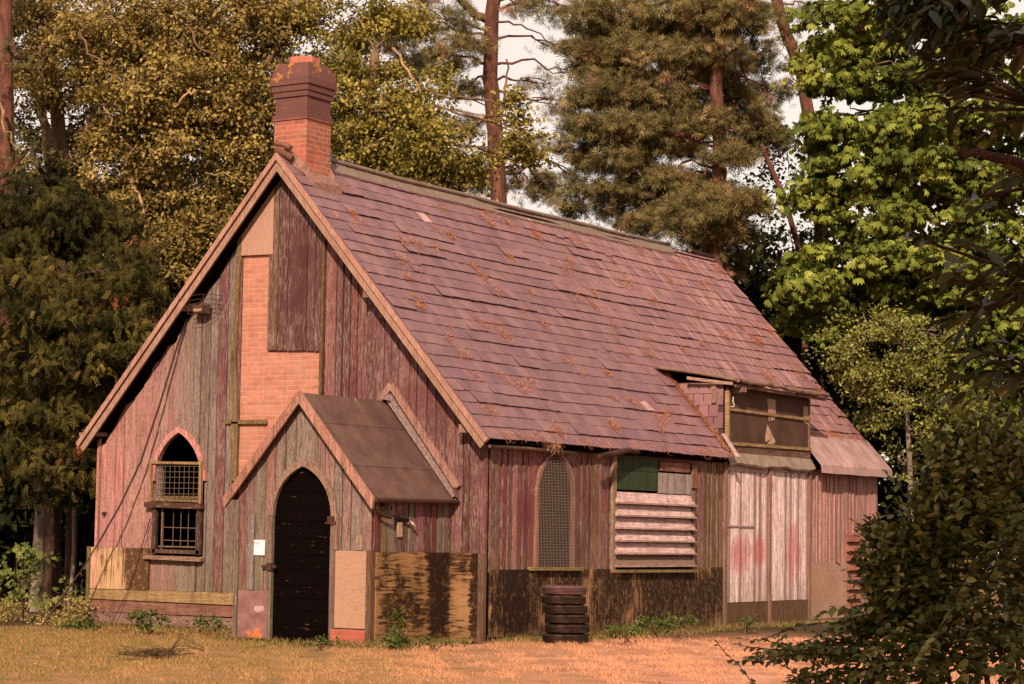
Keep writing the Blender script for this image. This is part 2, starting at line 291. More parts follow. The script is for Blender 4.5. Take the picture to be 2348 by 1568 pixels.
# --- gable base
b1 = MB(); b1.hexa([(-7.40, -.075, .44), (-2.95, -.075, .405), (-2.95, -.02, .405), (-7.40, -.02, .44), (-7.40, -.07, .595), (-2.95, -.07, .60), (-2.95, -.02, .60), (-7.40, -.02, .595)], YEL); b1.build('base_rail', wood('mossy_yellow_rail', peel=(.3, .2, .12), peelamt=.4, grain='h', green=.2), B)
b2 = MB()
for z0, z1, c in ((.235, .435, (.24, .10, .085)), (.06, .228, (.27, .15, .13))): b2.hexa([(-7.38, -.05, z0), (-2.95, -.05, z0), (-2.95, .0, z0), (-7.38, .0, z0), (-7.38, -.045, z1), (-2.95, -.04, z1-.02), (-2.95, .0, z1-.02), (-7.38, .0, z1)], c)
b2.box(-7.34, -2.95, -.02, .02, -.1, .07, (.2, .1, .09)); b2.build('plinth_board', M_hplank, B)
pp = MB(); pp.box(-7.37, -6.18, -.085, -.055, .60, 1.25); M_ply1 = stained('streaked_yellow_plywood', (.40, .255, .14), 'v', .6, moss=(.36, .21, .10), lo=.5, stain=(.06, .028, .012), bands=((-2.86, .34, .85),)); tag(pp.build('plywood_sheet', M_ply1, B), 'sunlit yellow plywood with brown run marks below the arched window')
cp = MB(); cp.box(-7.44, -7.38, -.10, 0.0, .12, 1.26, j(OLIVE)); cp.build('corner_post', M_plank, B)
# --- left window
def arch_band(mb, P, xc, hw, zs, za, wd, dep, col, zb=None, n=14):
    "curved trim round a pointed opening, plus straight legs down to zb"
    h = za-zs; R = (hw*hw+h*h)/(2*hw)
    for sg in (-1, 1):
        cx = xc-sg*(R-hw); a1 = math.asin(min(1, h/R)); inn = []; outr = []
        for i in range(n+1):
            t = a1*i/n; inn.append((cx+sg*R*math.cos(t), zs+R*math.sin(t)))
        # outer radius meets at centre line
        Ro = R+wd; a2 = math.acos((R-hw)/Ro)
        for i in range(n+1):
            t = a2*i/n; outr.append((cx+sg*Ro*math.cos(t), zs+Ro*math.sin(t)))
        if zb is not None: inn.insert(0, (xc+sg*hw, zb)); outr.insert(0, (xc+sg*(hw+wd), zb))
        for i in range(len(inn)-1):
            q = [inn[i], outr[i], outr[i+1], inn[i+1]]
            mb.add([P(x, dep, z) for x, z in q]+[P(x, 0.0, z) for x, z in q], [(0, 1, 2, 3), (0, 3, 7, 4), (1, 5, 6, 2), (0, 4, 5, 1), (3, 2, 6, 7)], col)
wL = MB(); wL.box(-6.12, -5.17, .02, .05, 1.14, 3.05, (.01, .01, .01)); wn = wL.build('window', M_glass, B); tag(wn, 'pointed arch window of the gable, wire mesh above a dark lower opening')
f = MB(); arch_band(f, PG, -5.645, .47, 2.30, 3.05, .085, .085, j(PINKL, .02)); f.build('arch_frame', M_plank, wn)
f = MB()
for x in (-6.16, -5.16): f.bar((x, -.10, 1.95), (x, -.10, 2.60), .045, .05, (0, 1, 0), j(YEL))
f.bar((-6.18, -.10, 2.585), (-5.13, -.10, 2.565), .04, .04, col=j(YEL)); f.bar((-6.18, -.10, 2.005), (-5.13, -.10, 1.985), .03, .04, col=j(OLIVE))
f.box(-6.10, -5.98, -.05, .0, 2.0, 2.58, j(GREY)); f.box(-5.97, -5.25, -.045, .01, 2.02, 2.07, j(OLIVE)); f.build('mesh_frame', M_plank, wn)
f = MB()
for i in range(9): x = -5.98+.095*i; f.bar((x, -.085, 2.05), (x, -.085, 2.56), .006, .006, (0, 1, 0))
for i in range(6): z = 2.10+.085*i; f.bar((-6.05, -.09, z), (-5.2, -.09, z-.005), .006, .006)
f.build('wire_mesh', M_wiredark, wn)
f = MB(); f.bar((-6.25, -.09, 1.93), (-5.12, -.09, 1.905), .11, .085, col=(.07, .035, .025)); f.build('transom', M_hplank, wn)
f = MB()
for x in (-6.09, -5.20): f.bar((x, -.06, 1.16), (x, -.06, 1.88), .08, .06, (0, 1, 0), (.05, .03, .022))
f.bar((-6.1, -.06, 1.21), (-5.18, -.06, 1.20), .06, .06, col=(.09, .05, .035)); f.bar((-6.0, -.05, 1.28), (-5.25, -.05, 1.28), .03, .025, col=(.14, .1, .07))
for x in (-5.96, -5.27): f.bar((x, -.03, 1.24), (x, -.03, 1.86), .03, .03, (0, 1, 0), (.15, .10, .07))
for x in (-5.75, -5.6, -5.45): f.bar((x, -.02, 1.24), (x, -.02, 1.86), .010, .012, (0, 1, 0), (.12, .08, .06))
for z in (1.38, 1.58): f.bar((-5.96, -.025, z), (-5.27, -.025, z-.01), .014, .012, col=(.15, .1, .07))
f.build('lower_frame', M_plank, wn)
f = MB(); f.hexa([(-6.24, -.15, 1.085), (-5.10, -.15, 1.06), (-5.10, -.02, 1.07), (-6.24, -.02, 1.10), (-6.24, -.15, 1.125), (-5.10, -.15, 1.10), (-5.10, -.02, 1.13), (-6.24, -.02, 1.15)], (.28, .17, .12)); f.build('sill', M_hplank, wn)
# --- side wall (faces +x)
s_ = MB(); s_.box(-.14, -.02, .0, L, .02, 3.0, (.03, .02, .02)); s_.box(-W+.02, -W+.14, .12, L, .02, 3.0); s_.box(-W+.14, -.14, L-.14, L, .02, 3.0)
s_.prism([(x, L-.14, z) for x, z in ((-W+.14, 2.95), (-.14, 2.95), (XR, 7.0))], (0, .14, 0)); s_.build('backing_wall', M_black, B)
sw = lambda u: (1.06, arch(u, 1.80, .56, 2.12, 2.80)) if arch(u, 1.80, .56, 2.12, 2.80) else None
lv = lambda u: (1.02, 2.82) if 3.55 < u < 6.28 else None
def scol(y, z):
    if y < 3.6: b = random.choice([MAUVE, MAUVE, lerp(MAUVE, OLIVE, .5), lerp(MAUVE, OLIVE, .3), lerp(MAUVE, PINK, .4), lerp(MAUVE, REDB, .5)])
    elif y < 7.5: b = lerp(random.choice([OLIVE, OLIVE, MAUVE, lerp(OLIVE, REDB, .4)]), (.17, .09, .065), .4)
    else: b = lerp(random.choice([PINK, PINKL, lerp(PINKL, OLIVE, .35), lerp(PINK, GREY, .5)]), (.55, .30, .25), .5)
    return j(b, .14, .03)
sb = MB(); cladding(sb, 0.02, 7.44, PS, lambda u: 1.0, lambda u: 2.87, [sw, lv], scol, .15, .45, lap=.02); sb.build('side_cladding', M_board, B); sb = MB()
cladding(sb, 10.98, L, PS, lambda u: .06, lambda u: 2.86, [], scol, .17, .4); sb.build('side_cladding', M_board, B)
sp = MB()
for a, b, zt, zb_ in ((.04, 1.95, 1.04, .09), (1.955, 3.5, 1.035, .05), (3.505, 5.9, 1.03, .02), (5.905, 7.42, 1.04, .03)): sp.box(.005, .045, a, b, zb_, zt)
M_ply2 = stained('mould_streaked_plywood', (.30, .165, .085), 'v', .9, moss=(.15, .115, .03), lo=.44, bands=((4.35, .5, .97), (8.9, 1.0, .75))); sp_ = split(sp, 'plywood_skirting', M_ply2, B); tag(sp_[0], 'black streaked plywood along the foot of the side wall')
f = MB(); f.box(-.02, .02, .02, 7.44, -.05, .12, (.07, .035, .03)); f.box(.0, .04, 10.98, L, -.05, .10, (.2, .1, .08)); split(f, 'foundation', M_hplank, B)
# side arched window
wS = MB(); wS.box(-.02, .008, 1.24, 2.36, 1.06, 2.80); ws = wS.build('window', M_glass, B); tag(ws, 'tall pointed window of the side wall behind pale square wire mesh')
f = MB(); arch_band(f, PS, 1.80, .515, 2.12, 2.76, .055, .07, j((.30, .16, .12), .05), zb=1.06); f.build('arch_frame', M_plank, ws)
f = MB(); hm = lambda y: arch(y, 1.80, .54, 2.12, 2.78)
y = 1.27
while y < 2.34:
    if hm(y): f.bar((.085, y, 1.07), (.085, y, hm(y)), .004, .004, (1, 0, 0))
    y += .043
z = 1.10
while z < 2.76:
    ys = [yy for yy in np.linspace(1.26, 2.34, 90) if hm(yy) and hm(yy) > z]
    if ys: f.bar((.09, ys[0], z), (.09, ys[-1], z), .004, .004)
    z += .043
f.build('wire_mesh', M_wire, ws)
f = MB(); f.bar((.05, 1.08, 1.05), (.05, 2.55, 1.04), .14, .05, col=(.26, .19, .07)); f.build('sill', M_hplank, ws)
# louvred opening with boarded top
lo_ = MB(); lo_.box(-.01, .01, 3.55, 6.28, 1.0, 2.85); lw = lo_.build('louvred_opening', M_black, B)
f = MB(); f.box(.02, .045, 3.60, 5.06, 2.57, 2.83, (.032, .050, .026)); f.box(.03, .055, 3.59, 5.04, 2.27, 2.565, (.036, .060, .034)); split(f, 'green_panel', wood('peeling_green_paint', peel=(.12, .1, .04), peelamt=.25, dark=(.02, .02, .01)), lw)
f = MB(); f.box(.025, .05, 5.06, 6.23, 2.24, 2.57, (.36, .30, .27)); f.build('grey_panel', wood('grey_panel_paint', peel=(.3, .22, .18), peelamt=.3), lw)
f = MB(); f.box(.03, .06, 5.12, 6.15, 2.60, 2.75, (.22, .10, .07)); f.box(.015, .04, 5.1, 6.25, 2.76, 2.83, (.12, .05, .04)); f.box(.02, .06, 6.26, 6.42, 2.35, 2.72, (.25, .13, .08)); split(f, 'brown_board', M_hplank, lw)
for i in range(6):
    z1 = 2.235-.197*i; z0 = z1-.175; f = MB()
    f.add([(.035, 3.58, z1), (.035, 6.26, z1-.01), (.115, 6.26, z0), (.115, 3.58, z0), (.015, 3.58, z1), (.015, 6.26, z1-.01), (.095, 6.26, z0), (.095, 3.58, z0)], [(0, 3, 2, 1), (4, 5, 6, 7), (0, 4, 7, 3), (1, 2, 6, 5), (3, 7, 6, 2), (0, 1, 5, 4)], j(WHITEP, .06) if i < 5 else (.2, .13, .1))
    f.bar((.115, 3.56, z0), (.118, 6.27, z0-.004), .04, .028, col=j((.42, .28, .24))); f.build('louvre_slat', wood('louvre_paint_%s' % 'abcdef'[i], peel=(.33, .22, .19), peelamt=.45, grain='h', dark=(.12, .06, .05), green=.3, gz=(1.5, 1.0)), lw)
f = MB(); f.bar((.06, 3.565, 1.0), (.06, 3.565, 2.83), .05, .10, (0, 1, 0), (.3, .2, .13)); f.bar((.06, 6.265, 1.0), (.06, 6.265, 2.3), .05, .10, (0, 1, 0), (.2, .13, .08)); f.bar((.07, 3.52, 1.0), (.07, 6.32, .985), .12, .045, col=(.22, .16, .08)); split(f, 'louvre_frame', M_plank, lw)
# double doors
dz = MB(); dz.box(-.015, .005, 7.44, 10.98, -.02, 2.95); dfr = dz.build('door_backing', M_black, B)
for (a, b, zt) in ((7.52, 9.18, 2.80), (9.27, 10.88, 2.84)):
    d = MB(); n = 15
    for i in range(n):
        y0 = a+(b-a)*i/n; y1 = a+(b-a)*(i+1)/n-random.uniform(.008, .02); c = j(random.choice([(.86, .68, .64), (.80, .62, .59), (.86, .67, .63), (.42, .28, .27)]), .06); dd = random.uniform(.03, .038)
        d.box(.005, dd, y0, y1, .44, zt-.12, (*c, .3+.1*random.random()))
    d.box(.005, .055, a, b, zt-.12, zt, (.5, .36, .34)); d.box(.005, .05, a, a+.05, .44, zt-.12, (.35, .22, .18)); d.box(.005, .052, b-.05, b, .44, zt-.12, (.35, .22, .18))
    if a < 8: d.box(.005, .05, a+.06, b-.5, 1.72, 1.75, (.38, .27, .26))
    k = None
    door = d.build('door', None or M_white, dfr)
    d = MB(); d.box(.005, .06, a, b, .03, .43, (.13, .065, .04)); d.build('door_kickboard', M_plank, dfr)
f = MB(); f.bar((.05, 9.225, .0), (.05, 9.225, 2.78), .08, .07, (0, 1, 0), (.28, .15, .12)); f.bar((.05, 7.48, .0), (.05, 7.48, 2.9), .06, .08, (0, 1, 0), (.25, .15, .11)); f.bar((.05, 10.93, -.05), (.05, 10.93, 2.85), .07, .08, (0, 1, 0), (.28, .15, .12)); split(f, 'door_post', M_plank, dfr)
# far end panels
f = MB(); f.box(.04, .075, 10.99, 12.60, .08, 1.10); M_chip = stained('mouldy_chipboard', (.36, .21, .155), 'h', .22, stain=(.13, .07, .05), moss=(.22, .13, .07), lo=.55, scale=.5); tag(f.build('plywood_sheet', M_chip, B), 'pale blotched board right of the double doors')
f = MB()
for i in range(8): z0 = .22+.18*i; f.hexa([(.05, 12.66, z0), (.05, 13.27, z0), (.02, 13.27, z0+.02), (.02, 12.66, z0+.02), (.12, 12.66, z0+.02), (.12, 13.27, z0+.02), (.03, 13.27, z0+.17), (.03, 12.66, z0+.17)], j((.36, .14, .10)))
f.build('slatted_panel', M_hplank, B)
# ------------------------------------------------------------------ main roof
def rp(y, s, h=0., side=1):
    "point on the roof: distance s up the slope from the eave, h above it"
    dx, dz = XR-EO, ZR-HE; l = math.hypot(dx, dz); ux, uz = dx/l, dz/l
    x = EO+ux*s+uz*h; z = HE+uz*s-ux*h
    if side < 0: x = 2*XR-x
    return (x, y, z)
SLEN = math.hypot(XR-EO, ZR-HE)
def sag(y, s): return -.035*math.sin(math.pi*min(1, max(0, y/L)))*(s/SLEN)+.007*math.sin(y*1.7+s)
k = NK('roof_slate', .6, .16); a = k.attr(); n1 = k.noise(k.obj, 3, 6, .65); n2 = k.noise(k.obj, 55, 4, .7); x, y, z = k.xyz()
vs = k.comb(k.math('MULTIPLY', y, 9), k.math('MULTIPLY', z, 1.2), 0.); n3 = k.noise(vs, 1, 5, .7)
c = k.mix(k.ramp(n1, .35, .68, 0, .45), a.outputs['Color'], (.075, .038, .04)); c = k.mix(k.ramp(n2, .5, .8, 0, .4), c, (.26, .18, .17))
streak = k.math('MULTIPLY', k.ramp(n3, .48, .64), k.ramp(y, 5.5, 12.5, 0.05, .75), clamp=True); c = k.mix(streak, c, (.42, .25, .22))
lic = k.noise(k.obj, 4.5, 5, .7); near = k.ramp(k.math('ADD', k.math('MULTIPLY', y, 1.), k.math('MULTIPLY', z, -.55)), -3.5, -1., .05, -.06)
c = k.mix(k.ramp(k.math('ADD', lic, near), .66, .70, 0, .8), c, (.40, .15, .035)); k.bump(k.math('ADD', n1, n2), .35, .004); M_slate = k.out(c, k.ramp(n1, .3, .7, .45, .75))
rf = MB(); 
for sd in (1, -1):
    P = [rp(-RG+.02, 0, -.13, sd), rp(L+G2, 0, -.13, sd), rp(L+G2, SLEN, -.13, sd), rp(-RG+.02, SLEN, -.13, sd)]
    if sd == 1: P0 = [rp(-RG+.02, 0, -.13), rp(7.42, 0, -.13), rp(7.42, SLEN, -.13), rp(-RG+.02, SLEN, -.13)]; Q = [rp(7.42, 1.9, -.13), rp(L+G2, 1.9, -.13), rp(L+G2, SLEN, -.13), rp(7.42, SLEN, -.13)]; Q2 = [rp(11.0, 0, -.13), rp(L+G2, 0, -.13), rp(L+G2, 1.9, -.13), rp(11.0, 1.9, -.13)]
    for q in ((P0, Q, Q2) if sd == 1 else (P,)):
        n = Vector(rp(0, 0, 1, sd))-Vector(rp(0, 0, 0, sd)); rf.add(q+[tuple(Vector(t)+n*.06) for t in q], [(0, 1, 2, 3), (7, 6, 5, 4), (0, 4, 5, 1), (1, 5, 6, 2), (2, 6, 7, 3), (3, 7, 4, 0)], (.06, .04, .03))
roof = rf.build('roof', M_black, B)
SLC = [(.17, .092, .10), (.205, .112, .115), (.145, .080, .094), (.23, .122, .112), (.185, .10, .10)]
sm = MB(); EXPO = .233; rows = int(SLEN/EXPO)+1
for sd in (1, -1):
    for r in range(rows):
        s0 = r*EXPO-.03; wdt = .265; y0 = -RG-.03-(wdt/2 if r % 2 else 0)
        rowlift = random.uniform(0, .006)+(.012 if random.random() < .25 else 0)
        run = 0
        while y0 < L+G2:
            w_ = wdt*random.uniform(.93, 1.07); ya, yb = max(y0, -RG-.03), min(y0+w_-.009, L+G2+.02); y0 += w_
            if yb-ya < .03: continue
            ym = (ya+yb)/2
            if sd == 1:
                if s0 < 1.95 and 7.50 < ym < 11.0: continue
                if s0 < .60 and ym >= 11.0: continue
                if ya < 7.5 < yb and s0 < 1.95: yb = 7.5
                if -.04 < ym < .62 and s0 > SLEN-.42: continue
            if random.random() < .07: run = random.uniform(.010, .022)
            if random.random() < .2: run = 0
            ds = random.uniform(-.008, .008)+(-.05 if random.random() < .012 else 0); s1 = min(s0+EXPO*1.9, SLEN+.0)
            h0 = .026+rowlift*.7+run+random.uniform(0, .003); h1 = .004; tw = random.uniform(-.004, .004)
            col = lerp(random.choice(SLC), (.35, .155, .148), min(1, max(0, (ym-4)/11))*random.uniform(.25, .9)); col = j(lerp(col, (.18, .097, .108), .45), .07, .03)
            if random.random() < .0008: col = (.5, .33, .3)
            sg = sag(ym, s0)
            V = [rp(ya, s0+ds, h0+sg-.009+tw, sd), rp(yb, s0+ds, h0+sg-.009-tw, sd), rp(yb, s1, h1+sg-.009, sd), rp(ya, s1, h1+sg-.009, sd), rp(ya, s0+ds, h0+sg+tw, sd), rp(yb, s0+ds, h0+sg-tw, sd), rp(yb, s1, h1+sg, sd), rp(ya, s1, h1+sg, sd)]
            fs = [(4, 5, 6, 7), (0, 1, 5, 4), (1, 2, 6, 5), (3, 0, 4, 7)] if sd == 1 else [(7, 6, 5, 4), (4, 5, 1, 0), (5, 6, 2, 1), (7, 4, 0, 3)]
            sm.add(V, fs, col)
sm.build('slate_covering', M_slate, roof)
# ridge capping: two wings and a roll
rc = MB(); N = 26; y0, y1 = .60, 12.4
for i in range(N):
    a = y0+(y1-y0)*i/N; b = y0+(y1-y0)*(i+1)/N-.006; sa, sb_ = sag(a, SLEN), sag(b, SLEN); lw_ = random.uniform(.185, .205)
    for sd in (1, -1):
        V = [rp(a, SLEN-lw_, .050+sa, sd), rp(b, SLEN-lw_, .050+sb_, sd), rp(b, SLEN+.01, .040+sb_, sd), rp(a, SLEN+.01, .040+sa, sd)]; V2 = [tuple(Vector(v)+Vector((0, 0, -.016))) for v in V]
        rc.add(V+V2, [(0, 1, 2, 3), (0, 4, 5, 1), (1, 5, 6, 2), (3, 7, 4, 0)] if sd == 1 else [(3, 2, 1, 0), (1, 5, 4, 0), (2, 6, 5, 1), (0, 4, 7, 3)], (.5, .5, .5))
rc.tube([(XR, y0+(y1-y0)*i/N, ZR+.085+sag(y0+(y1-y0)*i/N, SLEN)+random.uniform(-.004, .004)) for i in range(N+1)], .038, 8)
rc.tube([(XR, 13.3, ZR+.06), (XR, L+G2, ZR+.05)], .035, 8)
k = NK('ridge_metal', .7, .12); n = k.noise(k.obj, 5, 6, .7); n2 = k.noise(k.scale(k.obj, (1, 14, 6)), 1, 5, .7); c = k.mix(k.ramp(n, .3, .7), (.13, .09, .07), (.20, .14, .11)); c = k.mix(k.ramp(n2, .60, .68, 0, .6), c, (.55, .42, .36)); k.bump(n, .3, .004)
rc.build('ridge_capping', k.out(c), roof)
# barge boards
for sd in (1, -1):
    bb = MB()
    def q(s, h, y): return rp(y, s, h, sd)
    for (h0, h1, ya, yb, c) in ((-.185, -.092, -RG-.035, -RG, j(TIMB, .03)), (-.073, .0, -RG-.065, -RG, j(lerp(TIMB, PINKL, .3), .03))):
        sE = SLEN+ (0 if True else 0)
        a0, a1 = SLEN-h0*(-.0)+h0*.0, 0
        top0 = SLEN+h0*SL; top1 = SLEN+h1*SL         # mitre on the centre line
        V = [q(-.03, h0, ya), q(top0, h0, ya), q(top1, h1, ya), q(-.03, h1, ya), q(-.03, h0, yb), q(top0, h0, yb), q(top1, h1, yb), q(-.03, h1, yb)]
        for v in ((1, 2, 5, 6)):
            V[v] = (XR-sd*.002*-1 if False else XR+sd*.001, V[v][1], V[v][2])
        bb.add(V, [(0, 1, 2, 3), (7, 6, 5, 4), (0, 4, 5, 1), (2, 6, 7, 3), (0, 3, 7, 4)], c)
    bb.build('barge_board', wood('barge_timber_%s' % ('a' if sd > 0 else 'b'), peel=(.52, .36, .28), peelamt=.5, dark=(.14, .07, .05), green=.2, gz=(3.6, 2.8)), roof)
    f = MB(); V = [q(0, -.10, -RG), q(SLEN-.1, -.10, -RG), q(SLEN-.1, -.10, 0), q(0, -.10, 0)]; f.add(V, [(0, 1, 2, 3)], (.03, .02, .015)); f.build('soffit', M_black, roof)
f = MB(); f.bar((-5.56, -.32, 5.00), (-5.47, -.02, 5.02), .16, .17, col=j(TIMB)); f.bar((-7.36, -.30, 3.03), (-7.30, -.0, 3.03), .34, .06, col=j(TIMB)); f.bar((-1.98, -.3, 5.04), (-1.98, -.0, 5.04), .12, .12, col=j(TIMB)); f.bar((-.24, -.26, 3.04), (-.24, -.0, 3.04), .22, .12, col=j(TIMB)); split(f, 'purlin_end', M_plank, roof)
# eave fascia and remains of gutter
f = MB(); f.box(.005, .05, .02, 7.44, 2.80, 2.88, (.06, .03, .025)); f.tube([(.17, -.25, 2.78), (.16, .8, 2.79), (.15, 2.2, 2.775)], .028, 6, (.14, .09, .06)); f.build('eave_fascia', M_hplank, roof)
f = MB(); f.tube([(.34, 2.60, 2.745), (.30, 3.1, 2.80), (.22, 3.7, 2.875), (.17, 4.15, 2.86)], [.038, .05, .045, .03], 8, (.22, .11, .08)); f.build('broken_gutter', M_iron, roof)
# metal apron at the far end
f = MB(); n = 12
for i in range(n):
    a = 11.02+(L+G2+.03-11.02)*i/n; b = 11.02+(L+G2+.03-11.02)*(i+1)/n; wa, wb = .015*math.sin(a*5), .015*math.sin(b*5)
    A = [rp(a, .72, .055), rp(b, .72, .055), rp(b, -.05, .05+wb), rp(a, -.05, .05+wa)]; f.add(A, [(3, 2, 1, 0)], (.5, .5, .5), True)
    C0, C1 = A[3], A[2]; f.add([C0, C1, (C1[0]+.015, b, C1[2]-.15-wb), (C0[0]+.015, a, C0[2]-.15-wa)], [(3, 2, 1, 0)], (.5, .5, .5), False)
f.add([rp(L+G2+.03, .72, .055), rp(L+G2+.03, -.05, .05), rp(L+G2+.03, -.12, -.16), rp(L+G2+.03, .6, -.12)], [(0, 1, 2, 3)])
f.build('metal_apron', plain('bleached_felt_apron', (.30, .195, .18), .75, .3, 3), roof)
# ------------------------------------------------------------------ chimney
ch = MB()
def ring(z0, z1, d0, d1=None): 
    d1 = d0 if d1 is None else d1; x0, x1, ya, yb = -3.945, -3.345, -.02, .585
    ch.hexa([(x0-d0, ya-d0, z0), (x1+d0, ya-d0, z0), (x1+d0, yb+d0, z0), (x0-d0, yb+d0, z0), (x0-d1, ya-d1, z1), (x1+d1, ya-d1, z1), (x1+d1, yb+d1, z1), (x0-d1, yb+d1, z1)])
ring(6.7, 7.80, .008); ring(7.80, 7.885, .030); ring(7.885, 8.155, .0); ring(8.155, 8.24, .028); ring(8.24, 8.335, .048); ring(8.335, 8.43, .072, .066); ring(8.43, 8.68, .066, -.005)
chim = ch.build('chimney', M_stack, B)
f = MB(); cx, cy = -3.645, .283
for (rr, z0, z1) in ((.245, 8.66, 8.80),): 
    for i in range(8):
        a0 = math.pi/8+i*math.pi/4; a1 = a0+math.pi/4; f.add([(cx+rr*math.cos(a0), cy+rr*math.sin(a0), z0), (cx+rr*math.cos(a1), cy+rr*math.sin(a1), z0), (cx+rr*math.cos(a1), cy+rr*math.sin(a1), z1), (cx+rr*math.cos(a0), cy+rr*math.sin(a0), z1), (cx, cy, z1)], [(0, 1, 2, 3), (3, 2, 4)])
f.build('pot_base', plain('pot_brick', (.34, .12, .08), .9, .3, 12), chim)
f = MB()
for pts in ([(-3.33, -.05, 6.92), (-3.33, .62, 6.92), (-3.14, .66, 6.76), (-3.16, -.06, 6.74)], ): 
    f.add([(x, y, z+.07) for x, y, z in pts]+[(x, y, z-.08) for x, y, z in pts], [(0, 3, 2, 1), (0, 1, 5, 4), (1, 2, 6, 5), (2, 3, 7, 6), (3, 0, 4, 7)])
f.hexa([(-3.40, .55, 7.0), (-3.15, .58, 6.82), (-3.15, .68, 6.80), (-3.4, .68, 7.0), (-3.40, .585, 7.16), (-3.31, .585, 7.10), (-3.31, .65, 7.05), (-3.4, .65, 7.16)])
f.hexa([(-3.66, -.29, 7.22), (-3.30, -.05, 6.92), (-3.25, .02, 6.9), (-3.66, .0, 7.2), (-3.66, -.27, 7.31), (-3.36, -.06, 7.14), (-3.34, .0, 7.10), (-3.66, .0, 7.36)])
f.build('mortar_flaunching', plain('crumbling_mortar', (.20, .11, .085), .95, .4, 18), chim)
f = MB(); f.tube([(-3.78, -.22, 7.42), (-3.66, -.2, 7.40), (-3.52, -.17, 7.33)], .045, 8); f.tube([(-3.70, -.33, 7.30), (-3.45, -.22, 7.16)], .06, 6); f.build('ridge_tile', plain('broken_ridge_tile', (.15, .075, .05), .9, .4, 15), chim)
# ------------------------------------------------------------------ dormer over the doors
dm = MB(); dm.box(-.03, .0, 7.50, 10.98, 3.14, 4.16); dorm = dm.build('dormer', M_black, B)
k = NK('torn_brown_felt', .75, .08); n = k.noise(k.obj, 1.7, 5, .6); x, y, z = k.xyz(); n2 = k.noise(k.comb(k.math('MULTIPLY', y, 30), k.math('MULTIPLY', z, 2), 0.), 1, 4)
c = k.mix(k.ramp(n, .35, .65), (.055, .030, .02), (.090, .050, .032)); c = k.mix(k.ramp(n2, .5, .75, 0, .5), c, (.06, .03, .02)); k.bump(n2, .3, .004); M_torn = k.out(c)
f = MB(); f.box(.002, .022, 7.60, 10.94, 3.17, 4.14); f.build('felt_panel', M_torn, dorm)
f = MB(); f.add([(.035, 9.15, 4.0), (.035, 9.50, 4.0), (.035, 9.53, 3.72), (.035, 9.46, 3.63), (.035, 9.22, 3.60), (.035, 9.2, 3.8)], [(0, 1, 2, 3, 4, 5)]); f.add([(.03, 9.18, 3.55), (.06, 9.30, 3.40), (.06, 9.24, 3.28), (.04, 9.08, 3.22), (.03, 9.1, 3.35)], [(0, 1, 2, 3, 4)]); f.add([(.05, 9.33, 3.38), (.08, 9.42, 3.25), (.07, 9.36, 3.20), (.03, 9.18, 3.20)], [(0, 1, 2, 3)], (.5, .4, .3))
f.add([(.03, 10.72, 3.95), (.03, 10.94, 3.95), (.03, 10.94, 3.62), (.03, 10.70, 3.66)], [(0, 1, 2, 3)]); split(f, 'torn_flap', plain('pale_backing', (.27, .17, .12), .8, .25), dorm)
f = MB(); f.bar((.045, 7.56, 3.16), (.045, 7.56, 4.06), .05, .075, (1, 0, 0), (.36, .24, .12)); f.bar((.04, 7.58, 3.735), (.04, 10.95, 3.715), .03, .05, col=YEL); f.bar((.045, 7.5, 3.145), (.045, 11.0, 3.175), .05, .055, col=YEL)
f.bar((.03, 10.95, 3.15), (.03, 10.95, 4.1), .05, .03, (0, 1, 0), (.2, .13, .08)); f.bar((.035, 9.28, 3.18), (.035, 9.28, 3.72), .02, .02, (0, 1, 0), (.1, .06, .04)); f.build('dormer_frame', wood('mossy_dormer_frame', peel=(.3, .2, .1), peelamt=.2, grain='h', green=0), dorm)
f = MB(); f.bar((.02, 7.82, 4.04), (.24, 7.80, 4.08), .16, .10, col=j(TIMB)); f.build('bracket', M_plank, dorm)
f = MB(); f.tube([(.06, 7.70, 3.92), (.07, 7.73, 3.95), (.07, 7.71, 3.86), (.07, 7.76, 3.82), (.07, 7.74, 3.77), (.06, 7.68, 3.78)], .010, 6, (.7, .6, .5)); f.build('hook', plain('white_hook', (.62, .52, .44), .5, .1), dorm)
f = MB(); f.bar((.02, 7.5, 3.045), (.02, 11.0, 3.06), .05, .14, col=(.15, .085, .06)); f.build('dormer_sill', M_hplank, dorm)
f = MB(); n = 22
for i in range(n):
    a = 7.47+(11.02-7.47)*i/n; b = 7.47+(11.02-7.47)*(i+1)/n; fz = lambda t: 2.80+.016*math.sin(t*4.1)+.010*math.sin(t*9.7+1); fx = lambda t: .15+.008*math.sin(t*6)
    f.add([(.048, a, 2.995), (.048, b, 2.995), (fx(b), b, fz(b)), (fx(a), a, fz(a))], [(3, 2, 1, 0)], smooth=True); f.add([(fx(a), a, fz(a)), (fx(b), b, fz(b)), (fx(b)-.02, b, fz(b)-.035), (fx(a)-.02, a, fz(a)-.035)], [(3, 2, 1, 0)])
f.build('lead_skirt', plain('grey_felt_skirt', (.21, .155, .115), .7, .25, 5), dorm)
